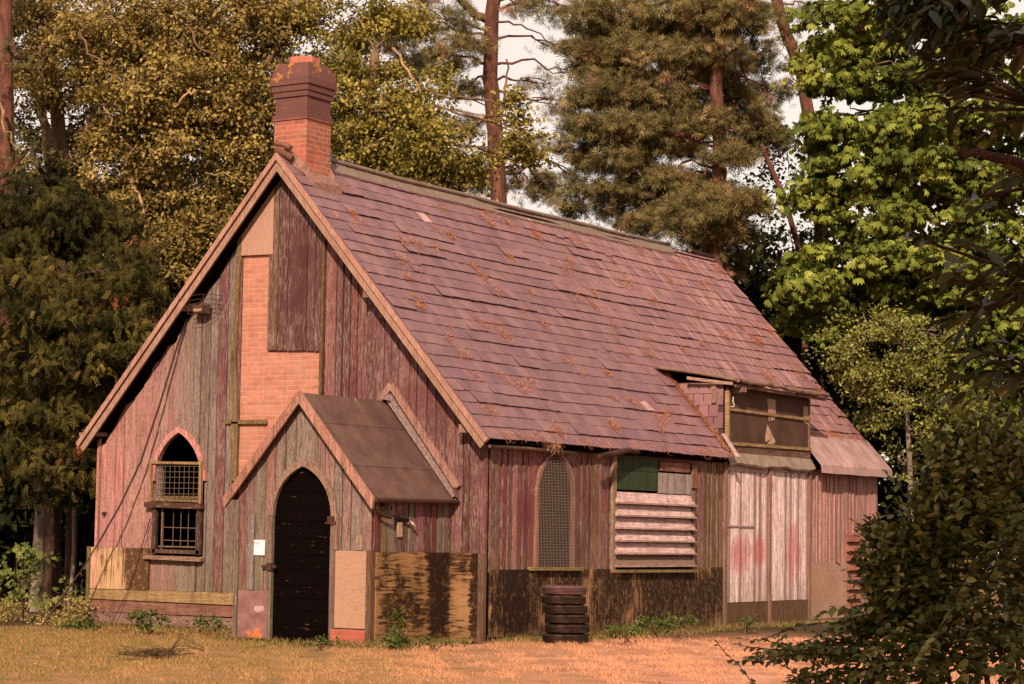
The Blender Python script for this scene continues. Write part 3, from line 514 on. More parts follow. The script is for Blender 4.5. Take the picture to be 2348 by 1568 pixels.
# dormer cheek slates (plane y=7.5, facing the gable end)
f = MB(); 
for r in range(6):
    z0 = 3.0+.20*r
    for c_ in range(6):
        x1 = .0-.19*c_-(.09 if r % 2 else 0); x0 = x1-.172
        if x1 > 0: x1 = 0
        zz = z0; xm = (x0+x1)/2
        if roofz(xm) > z0+.30 or z0 > 4.15-.0: continue
        z1 = min(z0+.27, 4.18); d = .02+.006*(r % 2)
        f.add([(x0, 7.49-d, z0), (x1, 7.49-d, z0), (x1, 7.49-.004, z1), (x0, 7.49-.004, z1), (x0, 7.49, z0), (x1, 7.49, z0)], [(0, 1, 2, 3), (0, 4, 5, 1)], j((.21, .10, .11), .25))
f.box(-1.15, 0, 7.492, 7.53, 3.2, 4.2, (.04, .02, .02)); f.build('cheek_slates', M_slate, dorm)
f = MB(); f.box(-1.3, 0, 10.93, 10.98, 3.0, 4.18); f.build('cheek_board', M_plank, dorm)
f = MB(); f.bar((-.16, 7.45, 4.15), (-.16, 7.45, 3.83), .08, .035, (0, 1, 0), (.33, .2, .15)); f.bar((.02, 7.46, 3.3), (.33, 7.40, 2.90), .10, .02, (0, 0, 1), (.52, .38, .34)); split(f, 'flashing_strip', M_plank, dorm)
# dormer roof: sagging felt with a ragged thick edge
f = MB(); n = 30; m = 8; P = []
def dr(u, v):     # u along y 0..1, v from back 0 to front 1
    ya = 7.12+.33*v; y = ya+(11.32-ya)*u
    x = -1.16+1.42*v; zb = roofz(-1.16)+.04; zf = 4.225+.015*math.sin(y*2.3)-.028*u+(.02 if u < .12 else 0)
    z = zb+(zf-zb)*v+.015*math.sin(math.pi*v); return (x, y, z)
for i in range(n+1):
    for jj in range(m+1): P.append(dr(i/n, jj/m))
Q = [(x, y, z-.045) for x, y, z in P]; idx = lambda i, jj, o=0: i*(m+1)+jj+o; K = len(P)
fs = [(idx(i, jj), idx(i, jj+1), idx(i+1, jj+1), idx(i+1, jj)) for i in range(n) for jj in range(m)]; fs += [tuple(reversed([t+K for t in q_])) for q_ in fs]
fs += [(idx(i, m), idx(i, m, K), idx(i+1, m, K), idx(i+1, m)) for i in range(n)]+[(idx(0, jj), idx(0, jj, K), idx(0, jj+1, K), idx(0, jj+1)) for jj in range(m)]+[(idx(n, jj+1), idx(n, jj+1, K), idx(n, jj, K), idx(n, jj)) for jj in range(m)]
f.add(P+Q, fs, (.5, .5, .5), False)
k = NK('mossy_felt', .9, .05); n_ = k.noise(k.obj, 6, 6, .75); c = k.mix(k.ramp(n_, .35, .6), (.10, .07, .045), (.20, .12, .085)); k.bump(n_, 1., .03); M_mossfelt = k.out(c); f.build('dormer_roof', M_mossfelt, dorm)
f = MB()
for (y0_, y1_) in ((7.5, 8.8), (8.8, 10.1), (10.1, 11.3)):
    f.tube([(.26+.01*math.sin(t*7), t, dr((t-7.45)/3.87, 1)[2]-.02+.008*math.sin(t*11)) for t in np.linspace(y0_, y1_, 14)], [.035+.012*random.random() for _ in range(14)], 7, (.3, .2, .15))
f.tube([dr(0, v)[:2]+(dr(0, v)[2]-.015,) for v in np.linspace(0, 1, 9)], .03, 7)
f.build('ragged_edge', M_mossfelt, dorm)
f = MB(); f.bar((.21, 7.5, 4.13), (.22, 11.25, 4.105), .03, .06, col=(.18, .10, .07)); f.bar((.21, 7.42, 4.15), (-.6, 7.30, 4.26), .03, .05, col=(.4, .26, .19)); f.build('dormer_fascia', M_hplank, dorm)
# ------------------------------------------------------------------ porch
PX, PY, PZ = -1.79, -1.95, 3.47; PL, PRr, PE = -2.92, -.62, 2.05; PSL = (PZ-2.05)/1.235
prz = lambda x, u=0.: PZ-abs(x-PX)*PSL-u
po = MB(); po.prism([(PL+.02, PY+.05, .02), (PX-.5, PY+.05, .02), (PX-.5, PY+.05, 1.78), (PX, PY+.05, 2.43), (PX, PY+.05, PZ-.1), (PL+.02, PY+.05, prz(PL+.02, .1))], (0, .05, 0)); po.prism([(PRr-.02, PY+.05, .02), (PX+.5, PY+.05, .02), (PX+.5, PY+.05, 1.78), (PX, PY+.05, 2.43), (PX, PY+.05, PZ-.1), (PRr-.02, PY+.05, prz(PRr-.02, .1))], (0, .05, 0))
po.box(PRr-.06, PRr-.02, PY+.02, -.03, .02, 2.08); po.box(PL+.02, PL+.06, PY+.02, -.03, .02, 2.08); po.box(PX-.55, PX+.55, PY+.25, PY+.28, .0, 2.6); porch = po.build('porch', M_black, B)
def pcol(x, z):
    b = lerp(random.choice([GREY, GRN, lerp(PINK, GREY, .5), lerp(MAUVE, GREY, .3), PINK]), (.22, .155, .125), .45)
    if x < -2.4: b = random.choice([MAUVE, lerp(MAUVE, GREY, .5), GRN])
    return j(b, .12, .05)
PP = lambda u, d, z: (u, PY-d, z)
pa = lambda u: (0.0, arch(u, PX+.0, .52, 1.76, 2.47)) if arch(u, PX, .52, 1.76, 2.47) else None
f = MB(); cladding(f, PL, PRr, PP, lambda u: .04, lambda u: prz(u, .07), [pa], pcol, .165, .2); f.build('porch_front', M_board, porch)
def pscol(y, z): return j(random.choice([REDB, PLUM, OLIVE, GREY, lerp(PLUM, GREY, .4), YEL if random.random() < .3 else MAUVE, (.07, .045, .04)]), .25, .06)
f = MB(); cladding(f, PY, 0, lambda u, d, z: (PRr+d, u, z), lambda u: .05, lambda u: 2.04, [], pscol, .15, .4, lap=.015); f.build('porch_side', M_board, porch); f = MB(); cladding(f, PY, 0, lambda u, d, z: (PL-d, u, z), lambda u: .05, lambda u: 2.04, [], pscol, .16, .3); f.build('porch_side', M_board, porch)
f = MB(); arch_band(f, PP, PX, .50, 1.76, 2.45, .095, .065, lerp(TIMB, GREY, .35)); f.build('porch_arch_trim', wood('porch_arch_paint', peel=(.4, .3, .22), peelamt=.3, green=0), porch)
f = MB(); f.bar((PX-.545, PY-.035, .03), (PX-.545, PY-.035, 1.75), .08, .06, (0, 1, 0), GRN); f.bar((PX+.545, PY-.035, .03), (PX+.545, PY-.035, 1.70), .09, .06, (0, 1, 0), lerp(MAUVE, GREY, .6)); f.bar((PL-.0, PY-.035, .02), (PL-.0, PY-.035, 1.98), .07, .07, (0, 1, 0), GRN)
f.bar((PX-.88, PY-.042, .72), (PX-.88, PY-.042, 1.78), .10, .03, (0, 1, 0), (.25, .21, .2)); f.bar((PX+.60, PY-.06, 1.3), (PX+.60, PY-.06, 1.8), .05, .04, (0, 1, 0), TIMB); split(f, 'door_jamb', M_plank, porch)
# door: tall dark boards with pointed head
k = NK('tarred_boards', .95, .0); x, y, z = k.xyz(); n = k.noise(k.comb(k.math('MULTIPLY', x, 3), k.math('MULTIPLY', z, 26), 0.), 1, 5, .7); n2 = k.noise(k.obj, 7, 4, .6); n3 = k.noise(k.obj, 2, 3)
c = k.mix(k.math('MULTIPLY', k.ramp(n, .60, .68), k.math('MULTIPLY', k.ramp(n2, .54, .62), .7)), (.0035, .0022, .002), (.17, .09, .065)); k.bump(n, .3, .005); M_blackdoor = k.out(c)
f = MB(); zs = [.03, .24, .45, .62, .80, 1.02, 1.22, 1.45, 1.69, 1.90, 2.10, 2.30, 2.44]
for i in range(len(zs)-1):
    z0, z1 = zs[i], zs[i+1]-.006; dj = random.uniform(0, .006)
    def hwid(z):
        if z <= 1.76: return .50
        lo2, hi2 = 0., .5
        for _ in range(20):
            m2 = (lo2+hi2)/2; v = arch(PX+m2, PX, .50, 1.76, 2.45)
            if v and v > z: lo2 = m2
            else: hi2 = m2
        return lo2
    N2 = 4
    for q_ in range(N2):
        za, zb2 = z0+(z1-z0)*q_/N2, z0+(z1-z0)*(q_+1)/N2; ha, hb = hwid(za), hwid(zb2)
        f.add([(PX-ha, PY+.03+dj, za), (PX+ha, PY+.03+dj, za), (PX+hb, PY+.03+dj, zb2), (PX-hb, PY+.03+dj, zb2)], [(0, 1, 2, 3)])
    f.add([(PX-hwid(z1), PY+.03+dj, z1), (PX+hwid(z1), PY+.03+dj, z1), (PX+hwid(z1), PY+.06, z1), (PX-hwid(z1), PY+.06, z1)], [(0, 1, 2, 3)])
f.box(PX-.5, PX+.5, PY+.06, PY+.08, .03, 1.8); f.add([(PX-.495, PY+.07, 1.8), (PX+.495, PY+.07, 1.8), (PX+.3, PY+.07, 2.2), (PX, PY+.07, 2.42), (PX-.3, PY+.07, 2.2)], [(0, 1, 2, 3, 4)])
f.build('door', M_blackdoor, porch)
f = MB(); f.box(PX-.63, PX-.42, PY-.085, PY-.055, 1.03, 1.075); f.box(PX-.56, PX-.48, PY-.10, PY-.05, 1.0, 1.10); f.tube([(PX-.66, PY-.08, 1.05), (PX-.55, PY-.09, 1.05)], .018, 6); f.build('door_bolt', M_iron, porch)
f = MB(); f.box(PX+.46, PX+.56, PY-.09, PY-.05, 1.70, 1.76); f.add([(PX+.42, PY-.10, 1.66), (PX+.62, PY-.085, 1.64), (PX+.60, PY-.08, 1.70), (PX+.50, PY-.10, 1.72)], [(0, 1, 2, 3)], (.5, .3, .2)); f.build('door_hinge', M_iron, porch)
f = MB(); f.box(PL+.06, PX-.545, PY-.075, PY-.045, .05, .71, (.2, .09, .08)); M_kick = NK('kicked_panel', .75); kk = M_kick; n = kk.noise(kk.obj, 5, 6, .7); n2 = kk.noise(kk.obj, 30, 3); n3 = kk.noise(kk.obj, 3.1, 4)
c = kk.mix(kk.ramp(n, .3, .7), (.13, .06, .055), (.24, .125, .11)); c = kk.mix(kk.ramp(n2, .6, .7, 0, .5), c, (.05, .02, .02)); c = kk.mix(kk.ramp(n3, .64, .68, 0, .8), c, (.45, .13, .04)); kk.bump(n, .3, .004); f.build('kick_panel', kk.out(c), porch)
f = MB(); f.add([(PX-.77, PY-.077, .50), (PX-.62, PY-.077, .50), (PX-.60, PY-.077, .44), (PX-.70, PY-.077, .41), (PX-.78, PY-.077, .43)], [(4, 3, 2, 1, 0)], (.5, .5, .5)); f.build('paint_patch', plain('worn_grey_patch', (.33, .23, .21), .8, .4, 40), porch)
f = MB(); f.box(PX+.60, PRr-.02, PY-.07, PY-.05, .24, 1.29); f.build('plywood_sheet', stained('clean_plywood', (.32, .19, .125), 'h', .10, lo=.60, stain=(.12, .06, .04), moss=(.34, .19, .12)), porch)
f = MB(); f.box(PX+.55, PRr-.0, PY-.09, PY-.01, -.04, .225); f.build('brick_footing', bricks('red_painted_brick', (.38, .09, .055), (.30, .07, .05), (.30, .13, .09)), porch)
f = MB(); f.bar((PRr+.01, PY-.05, .0), (PRr+.01, PY-.05, 1.30), .085, .10, (0, 1, 0), (.13, .065, .04)); f.build('corner_post', M_plank, porch)
f = MB(); f.bar((PX+.99, PY-.05, 1.30), (PX+.99, PY-.05, 1.50), .10, .03, (0, 1, 0), (.36, .24, .17)); f.build('wood_block', M_plank, porch)
M_ply3 = stained('blackened_plywood', (.26, .14, .065), 'h', .8, stain=(.018, .009, .006), moss=(.17, .095, .025), lo=.50, bands=((2.64, .30, .98), (3.36, .10, .9)))
f = MB(); f.box(PRr+.04, PRr+.07, PY+.0, -.075, .02, 1.275); f.box(PRr+.07, -.06, -.12, -.09, .02, 1.27); f.build('plywood_sheet', M_ply3, B)
f = MB(); f.bar((-.02, -.10, -.02), (-.02, -.10, 1.265), .10, .07, (0, 1, 0), (.13, .07, .05)); f.build('corner_post', M_plank, B)
# porch roof
rfp = MB(); y0_, y1_ = PY-.15, -.03; xr0 = PX+1.255; xl0 = PX-1.255
for xe in (xr0, xl0):
    ze = prz(xe); n = 10
    V = [(xe, y0_, ze), (xe, y1_, ze), (PX, y1_, PZ), (PX, y0_, PZ)]; Vb = [(a, b, c-.05) for a, b, c in V]
    rfp.add(V+Vb, [(0, 1, 2, 3), (7, 6, 5, 4), (0, 4, 5, 1), (1, 5, 6, 2), (3, 7, 4, 0)] if xe > PX else [(3, 2, 1, 0), (4, 5, 6, 7), (1, 5, 4, 0), (2, 6, 5, 1), (0, 4, 7, 3)], (.5, .5, .5))
    for t in (.27, .68):      # lapped felt joints
        a = lambda tt, e: (PX+(xe-PX)*tt, e, PZ-(PZ-ze)*tt)
        p1, p2, p3, p4 = a(t, y0_), a(t, y1_), a(t+.03, y1_), a(t+.03, y0_)
        rfp.add([(p1[0], p1[1], p1[2]+.004), (p2[0], p2[1], p2[2]+.004), (p3[0], p3[1], p3[2]+.016), (p4[0], p4[1], p4[2]+.016), (p4[0], p4[1], p4[2]), (p3[0], p3[1], p3[2])], [(0, 1, 2, 3), (3, 2, 5, 4)], (.4, .4, .4))
k = NK('porch_felt', .8, .1); n = k.noise(k.obj, 3, 5, .6); x, y, z = k.xyz(); n2 = k.noise(k.comb(k.math('MULTIPLY', y, 18), k.math('MULTIPLY', z, 3), 0.), 1, 5, .7); n3 = k.noise(k.obj, 70, 3)
c = k.mix(k.ramp(n, .3, .7), (.070, .038, .033), (.125, .070, .055)); c = k.mix(k.math('MULTIPLY', k.ramp(n2, .64, .68), k.ramp(z, 3.25, 3.45, .0, .8)), c, (.55, .42, .35)); c = k.mix(k.ramp(n3, .66, .72, 0, .35), c, (.4, .3, .25)); k.bump(k.math('ADD', k.math('MULTIPLY', k.noise(k.obj, 4, 3), 6.), n3), .6, .006); M_pfelt = k.out(c)
pr = rfp.build('porch_roof', M_pfelt, porch)
for sg, nm in ((1, 'a'), (-1, 'b')):
    f = MB(); xe = PX+sg*1.30; ze = prz(xe)
    wdn = .14; ya, yb = y0_-.04, y0_+.003
    V = [(PX, ya, PZ+.035), (xe, ya, ze+.03), (xe-sg*.03, ya, ze-.115), (PX, ya, PZ-.15)]; V += [(a, yb, c) for a, b, c in V]
    f.add(V, [(0, 1, 2, 3), (7, 6, 5, 4), (0, 4, 5, 1), (1, 5, 6, 2), (2, 6, 7, 3)] if sg < 0 else [(3, 2, 1, 0), (4, 5, 6, 7), (1, 5, 4, 0), (2, 6, 5, 1), (3, 7, 6, 2)], (.34, .165, .12) if sg < 0 else (.43, .215, .16))
    f.build('barge_board', wood('porch_barge_'+nm, peel=(.45, .3, .22), peelamt=.35, green=0), porch)
f = MB()       # raking trim on the gable above the porch, with lead below it
def rk(x0, z0, x1, z1, y, wd, th, col): f.bar((x0, y, z0), (x1, y, z1), th, wd, (0, 0, 1), col)
rk(-1.66, 3.70, -.47, 2.20, -.075, .10, .05, (.36, .19, .145)); rk(-1.66, 3.70, -1.90, 3.42, -.07, .10, .05, (.36, .19, .145)); f.build('raking_trim', M_plank, porch)
f = MB(); f.add([(-1.72, -.045, 3.62), (-.50, -.045, 2.10), (-.54, -.11, 2.06), (-1.77, -.11, 3.53)], [(0, 3, 2, 1)]); f.add([(-1.75, -.05, 3.60), (-1.62, -.13, 3.46), (-1.78, -.2, 3.50)], [(0, 1, 2)]); f.tube([(-.50, -.10, 2.20), (-.47, -.10, 2.06)], .022, 6); f.build('lead_flashing', plain('pale_lead', (.15, .10, .09), .7, .5, 25), porch)
f = MB(); f.bar((PX+1.30, PY-.15, 1.97), (PX+1.30, -.03, 1.985), .07, .03, col=(.02, .015, .012)); f.bar((PX+1.34, PY-.15, 1.99), (PX+1.34, -.05, 2.0), .012, .03, col=(.25, .17, .14)); f.build('gutter', M_iron, porch)
f = MB(); f.tube([(PX+1.28, PY-.10, 1.97), (PX+1.28, PY-.08, 1.86), (PX+1.29, PY+.06, 1.78), (PX+1.29, PY+.24, 1.75), (PX+1.28, PY+.34, 1.80), (PX+1.26, PY+.30, 1.90), (PX+1.25, PY+.1, 1.92)], .022, 8, (.04, .025, .02)); f.build('swan_neck_pipe', M_iron, porch)
f = MB(); f.tube([(-.56, -1.46, 1.735), (-.55, -1.32, 1.735), (-.54, -1.22, 1.72)], .026, 8); ov = f.build('overflow_pipe', plain('black_pipe', (.012, .01, .01), .4, .2), porch)
f = MB(); f.tube([(-.54, -1.22, 1.72), (-.53, -1.14, 1.685), (-.52, -1.07, 1.63)], .019, 8); f.build('pipe_end', plain('white_pipe', (.7, .55, .48), .5, .1), porch)
f = MB(); f.bar((-.575, -1.38, 1.69), (-.575, -1.37, 1.49), .09, .03, (1, 0, 0), (.42, .30, .2)); f.build('wood_block', M_plank, porch)
# ------------------------------------------------------------------ things on and by the building
nb = MB(); NX, NZ = -2.573, 1.315; nb.add([(-2.722, PY-.050, 1.418), (-2.424, PY-.050, 1.418), (-2.430, PY-.050, 1.205), (-2.722, PY-.050, 1.208), (-2.722, PY-.047, 1.418), (-2.424, PY-.047, 1.418), (-2.430, PY-.047, 1.205), (-2.722, PY-.047, 1.208)], [(3, 2, 1, 0), (4, 5, 6, 7), (0, 1, 5, 4), (2, 3, 7, 6)], (.8, .7, .72))
e = empty('notice', (NX, PY-.05, NZ), 'white paper notice with a few small grey lines pinned left of the black door', 'notice'); nb.build('paper_sheet', plain('paper', (.74, .60, .60), .6, .04, 3), e)
M_ink = plain('grey_ink', (.25, .17, .18), .8, .1)
for (x0, x1, z, h) in ((-2.635, -2.52, 1.378, .006), (-2.642, -2.515, 1.362, .006), (-2.625, -2.582, 1.332, .007), (-2.570, -2.535, 1.332, .007), (-2.695, -2.645, 1.272, .004), (-2.692, -2.648, 1.262, .004)):
    x = x0; f = MB()
    while x < x1:       # unreadably small words, as blurred as in the picture
        wl = random.uniform(.004, .008); f.add([(x, PY-.0525, z), (x+wl, PY-.0525, z), (x+wl, PY-.0525, z+h), (x, PY-.0525, z+h)], [(0, 1, 2, 3)]); x += wl
    f.build('print_line', M_ink, e)
e = empty('floodlight', (-5.12, -.05, 4.95), 'small rusty floodlight in a bent wire cage under the left slope of the gable', 'floodlight')
f = MB(); f.hexa([(-5.27, -.25, 4.88), (-5.08, -.25, 4.88), (-5.05, -.12, 4.86), (-5.24, -.12, 4.86), (-5.29, -.26, 5.0), (-5.07, -.26, 5.0), (-5.03, -.13, 5.02), (-5.25, -.13, 5.02)], (.1, .07, .05)); f.bar((-5.12, -.14, 4.92), (-5.10, -.02, 4.94), .06, .06, col=(.05, .03, .02)); f.build('lamp_housing', plain('rusty_lamp', (.075, .04, .03), .7, .4, 20), e)
f = MB(); f.add([(-5.265, -.262, 4.90), (-5.095, -.262, 4.90), (-5.10, -.268, 4.955), (-5.265, -.268, 4.955)], [(0, 1, 2, 3)]); f.build('reflector', plain('dull_reflector', (.3, .18, .12), .4, .2), e)
f = MB()
for i in range(5): z = 4.86+.07*i; f.tube([(-5.33, -.30, z), (-5.12, -.33, z+.01), (-4.95, -.25, z+.02), (-4.88, -.03, z+.01)], .0045, 5)
for (x, y) in ((-5.33, -.30), (-5.05, -.31), (-4.92, -.16)): f.tube([(x, y, 4.86), (x+.02, y, 5.16)], .0045, 5)
f.build('wire_cage', M_iron, e)
f = MB(); P = [(-5.545, -.06, 4.83), (-5.70, -.14, 4.3), (-5.93, -.20, 3.5), (-6.20, -.30, 2.6), (-6.50, -.42, 1.9), (-6.80, -.55, 1.32), (-7.05, -.68, .85), (-7.3, -.85, .42), (-7.48, -1.0, .05), (-7.55, -1.05, .01)]
tag(f.tube(P, .016, 6, (.05, .03, .025)).build('hanging_cable', plain('cable_rubber', (.05, .028, .022), .7, .2), None), 'dark cable hanging slantwise across the gable from the left eave to the grass', 'cable')
f = MB(); tag(f.tube([(-6.15, -.10, 1.72), (-6.35, -.12, 1.1), (-6.55, -.13, .55), (-6.75, -.16, .2), (-6.82, -.2, .02)], .007, 5, (.05, .03, .025)).build('thin_wire', M_iron, None), 'thin wire running down beside the lower window to the ground', 'wire')
f = MB(); f.tube([(-7.13, -.02, 1.79), (-7.13, -.09, 1.785), (-7.13, -.11, 1.76)], [.022, .03, .012], 8, (.1, .05, .04)); f.build('metal_knob', M_iron, B)
# bird nest tuft hanging at the eave
f = MB()
for i in range(260):
    a = np.array((.16, 1.52, 2.90))+rng.normal(0, 1, 3)*np.array((.02, .08, .015)); b = a+np.array((rng.normal(0, .03), rng.normal(0, .06), -abs(rng.normal(0, .07)))); f.bar(a, b, .004, .004, (1, 0, 0), (.45, .26, .15))
tag(f.build('straw_tuft', plain('dry_straw', (.42, .23, .14), .9, .3), None), 'tuft of dry straw hanging from the eave above the tall mesh window', 'straw')
# tyres
k = NK('old_rubber', .75, .1); n = k.noise(k.obj, 9, 6, .7); n2 = k.noise(k.obj, 60, 3); c = k.mix(k.ramp(n, .4, .68), (.010, .007, .006), (.065, .035, .022)); c = k.mix(k.ramp(n2, .68, .73, 0, .5), c, (.35, .25, .2)); k.bump(n2, .3, .004); M_rub = k.out(c)
k = NK('dusty_rubber', .8, .1); n = k.noise(k.obj, 9, 6, .7); c = k.mix(k.ramp(n, .3, .65), (.05, .025, .025), (.13, .068, .06)); k.bump(n, .3, .004); M_rub2 = k.out(c)
TL = ['lowest car tyre of the stack, resting on the grass by the side wall', 'second tyre from the ground in the stack, pushed out to the right', 'third tyre from the ground in the stack, the darkest one', 'fourth tyre from the ground in the stack, with a chunky speckled tread', 'fifth tyre of the stack, directly below the dusty top one', 'dusty purplish tyre on top of the stack']
offs = [0, .030, .026, 0, -.030, -.018]
for i in range(6):
    h = .128; R0 = .328*random.uniform(.985, 1.015); zc = .012+i*.1365+h/2; cxx, cyy = .73+offs[i]*.85, .97+offs[i]*.52
    e = empty('car_tyre', (cxx, cyy, zc-h/2), TL[i], 'tyre', 'tyres stacked by the side wall')
    f = MB(); prof = [(.18, -.040), (.19, -.054), (.245, -.064), (.275, -.058), (.291, -.050)]
    for q_ in range(5): t = -.040+.020*q_; prof += [(.300, t-.004), (.302, t+.006), (.284, t+.008), (.284, t+.014)] if q_ < 4 else [(.300, t-.004)]
    prof += [(.291, .050), (.275, .058), (.245, .064), (.19, .054), (.18, .040)]; n = 72; V = []; 
    for a_ in range(n):
        t = 2*math.pi*a_/n; lug = 1-.012*(a_ % 2)*(1 if i in (0, 2, 3, 4) else 0)
        for (r_, z_) in prof: rr = r_*R0/.302*(lug if r_ > .29 else 1); V.append((cxx+rr*math.cos(t), cyy+rr*math.sin(t), zc+z_*h/.128+.004*math.sin(t+i)))
    m = len(prof); F = [(a_*m+b_, ((a_+1) % n)*m+b_, ((a_+1) % n)*m+b_+1, a_*m+b_+1) for a_ in range(n) for b_ in range(m-1)]+[(a_*m+m-1, ((a_+1) % n)*m+m-1, ((a_+1) % n)*m, a_*m) for a_ in range(n)]
    f.add(V, F); f.build('tread_and_sidewall', M_rub2 if i == 5 else M_rub, e)
    f = MB()
    for zz in (-.05, .05): f.tube([(cxx+.192*math.cos(t), cyy+.192*math.sin(t), zc+zz) for t in np.linspace(0, 2*math.pi, 33)], .009, 6)
    f.build('bead', M_rub, e)
f = MB(); tag(f.tube([(.80, .95, .84), (.80, .95, .87), (.72, 1.05, .895), (.60, 1.25, .88), (.45, 1.55, .82), (.30, 1.95, .76)], .006, 5).build('bent_rod', M_iron, None), 'bent rusty rod sticking out of the top tyre', 'rod')
#@@NATURE
# ------------------------------------------------------------------ ground
k = NK('dry_lawn', .95, .1); x, y, z = k.xyz(); u = k.math('ADD', k.math('MULTIPLY', x, .852), k.math('MULTIPLY', y, .523)); dd = k.math('SUBTRACT', k.math('MULTIPLY', y, .852), k.math('MULTIPLY', x, .523))
n1 = k.noise(k.obj, .55, 6, .6); n2 = k.noise(k.obj, 4, 6, .7); n3 = k.noise(k.obj, 38, 4, .7); n4 = k.noise(k.obj, 1.7, 4)
g_ = k.ramp(k.math('ADD', u, k.math('MULTIPLY', n1, 4)), .2, 4.2, 1, 0)
soil = k.mix(k.ramp(n2, .3, .7), (.66, .31, .19), (.50, .215, .13)); soil = k.mix(k.ramp(n4, .46, .66, 0, .75), soil, (.34, .17, .075)); n5 = k.noise(k.obj, 12, 5, .75); soil = k.mix(k.ramp(n5, .5, .68, 0, .65), soil, (.25, .12, .06)); n6 = k.noise(k.obj, .9, 5, .7); soil = k.mix(k.ramp(n6, .5, .64, 0, .6), soil, (.72, .38, .25)); soil = k.mix(k.ramp(n6, .44, .32, 0, .7), soil, (.26, .105, .06)); straw = k.mix(k.ramp(n4, .35, .65), (.36, .195, .08), (.19, .14, .035))
c = k.mix(k.math('MULTIPLY', g_, .85), soil, straw); c = k.mix(k.ramp(n3, .5, .66, 0, .7), c, (.12, .055, .03)); c = k.mix(k.ramp(n3, .2, .4, .35, 0), c, (.68, .38, .22))
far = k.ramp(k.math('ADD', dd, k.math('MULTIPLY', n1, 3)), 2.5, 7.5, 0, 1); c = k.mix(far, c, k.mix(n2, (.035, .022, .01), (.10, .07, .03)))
k.bump(k.math('ADD', k.math('MULTIPLY', n2, 2.), n3), .9, .04); M_ground = k.out(c)
N = 150; gx = np.sinh(np.linspace(-4.6, 4.6, N))*3.2+2; gy = np.sinh(np.linspace(-4.6, 4.6, N))*3.2-2; X, Y = np.meshgrid(gx, gy)
def gz(x, y):
    x = np.asarray(x, float); y = np.asarray(y, float); near = np.exp(-(((x+3.6)/9)**2+((y-6)/12)**2))
    return (.035*np.sin(x*.9+1)*np.cos(y*.7)+.02*np.sin(x*2.3+y*1.7))*(1-.6*near)-.015
Zg = gz(X, Y); V = np.stack([X.ravel(), Y.ravel(), Zg.ravel()], 1); ii, jj = np.meshgrid(np.arange(N-1), np.arange(N-1), indexing='ij'); a = (ii*N+jj).ravel(); Fq = np.stack([a, a+1, a+N+1, a+N], 1)
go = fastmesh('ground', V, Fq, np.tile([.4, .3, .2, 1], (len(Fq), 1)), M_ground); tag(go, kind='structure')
# ------------------------------------------------------------------ leaves
def T(vs, fs): return np.array(vs, float), np.array(fs)
def kite(l, wd, mid=.55, o=(0, 0, 0), ang=0., droop=0.):
    ca, sa = math.cos(ang), math.sin(ang); q = [(0, 0, 0), (l*mid, -wd/2, .06*l-droop*mid*.5), (l, 0, -droop), (l*mid, wd/2, .06*l-droop*mid*.5)]
    return [(o[0]+x*ca-y*sa, o[1]+x*sa+y*ca, o[2]+z) for x, y, z in q]
def multi(ks): 
    V = []; F = []
    for q in ks: F.append([len(V)+i for i in range(4)]); V += q
    return T(V, F)
TP = {'oak': multi([kite(1, .62)]),
      'chestnut': multi([kite(1*(1-.08*abs(i)), .40, .70, ang=i*.50, droop=.45+.06*abs(i)) for i in (-2.6, -1.6, -.55, .55, 1.6, 2.6)]),
      'yew': multi([kite(.34, .11, .5, (.16*i, 0, -.045*i*i*.6), sg*.8, .12) for i in range(5) for sg in (-1, 1)]+[kite(.95, .07, .5, droop=.55)]),
      'elder': multi([kite(.5, .22, .45, (.22*i, 0, -.04*i), sg*.9, .15) for i in range(2) for sg in (-1, 1)]+[kite(.9, .26, .7, droop=.25)])}
_ov = [(0, 0, 0), (.3, -.30, .07), (.72, -.26, .03), (1, 0, -.10), (.72, .26, .03), (.3, .30, .07), (.5, 0, -.02)]
TP['ovate'] = T([(0, 0, 0), (.28, -.29, .08), (.68, -.25, .04), (1, 0, -.12), (.68, .25, .04), (.28, .29, .08)], [[0, 1, 2, 3], [3, 4, 5, 0]])
TP['laurel'] = T([(0, 0, 0), (.3, -.15, .04), (.7, -.14, .0), (1, 0, -.14), (.7, .14, .0), (.3, .15, .04)], [[0, 1, 2, 3], [3, 4, 5, 0]])
def _pine():
    V = []; F = []
    for i in range(11):
        a = i*2.4; e = .15+.75*(i/11); d = np.array((math.cos(a)*math.sin(e*1.5), math.sin(a)*math.sin(e*1.5), math.cos(e*1.5))); d = d[[2, 0, 1]]; pz = np.cross(d, (0, .3, 1)); pz /= np.linalg.norm(pz)
        F.append([len(V), len(V)+1, len(V)+2, len(V)+3]); V += [tuple(-pz*.03), tuple(d*.6-pz*.045), tuple(d), tuple(d*.6+pz*.045)]
    return T(V, F)
TP['pine'] = _pine()
def unit(v): return v/np.maximum(1e-9, np.linalg.norm(v, axis=1, keepdims=True))
def scatter(P, A, Nn, size, C, tpl):
    "instances of a leaf template at P, pointing along A with normal about Nn"
    tv, tf = TP[tpl]; A = unit(A); Bv = unit(np.cross(Nn, A)); Nn = np.cross(A, Bv); s = size[:, None, None]
    V = P[:, None, :]+s*(tv[None, :, 0:1]*A[:, None, :]+tv[None, :, 1:2]*Bv[:, None, :]+tv[None, :, 2:3]*Nn[:, None, :])
    n, m = len(P), len(tv); F = (tf[None]+(np.arange(n)*m)[:, None, None]).reshape(-1, 4)
    return V.reshape(-1, 3), F, np.repeat(C, len(tf), axis=0)
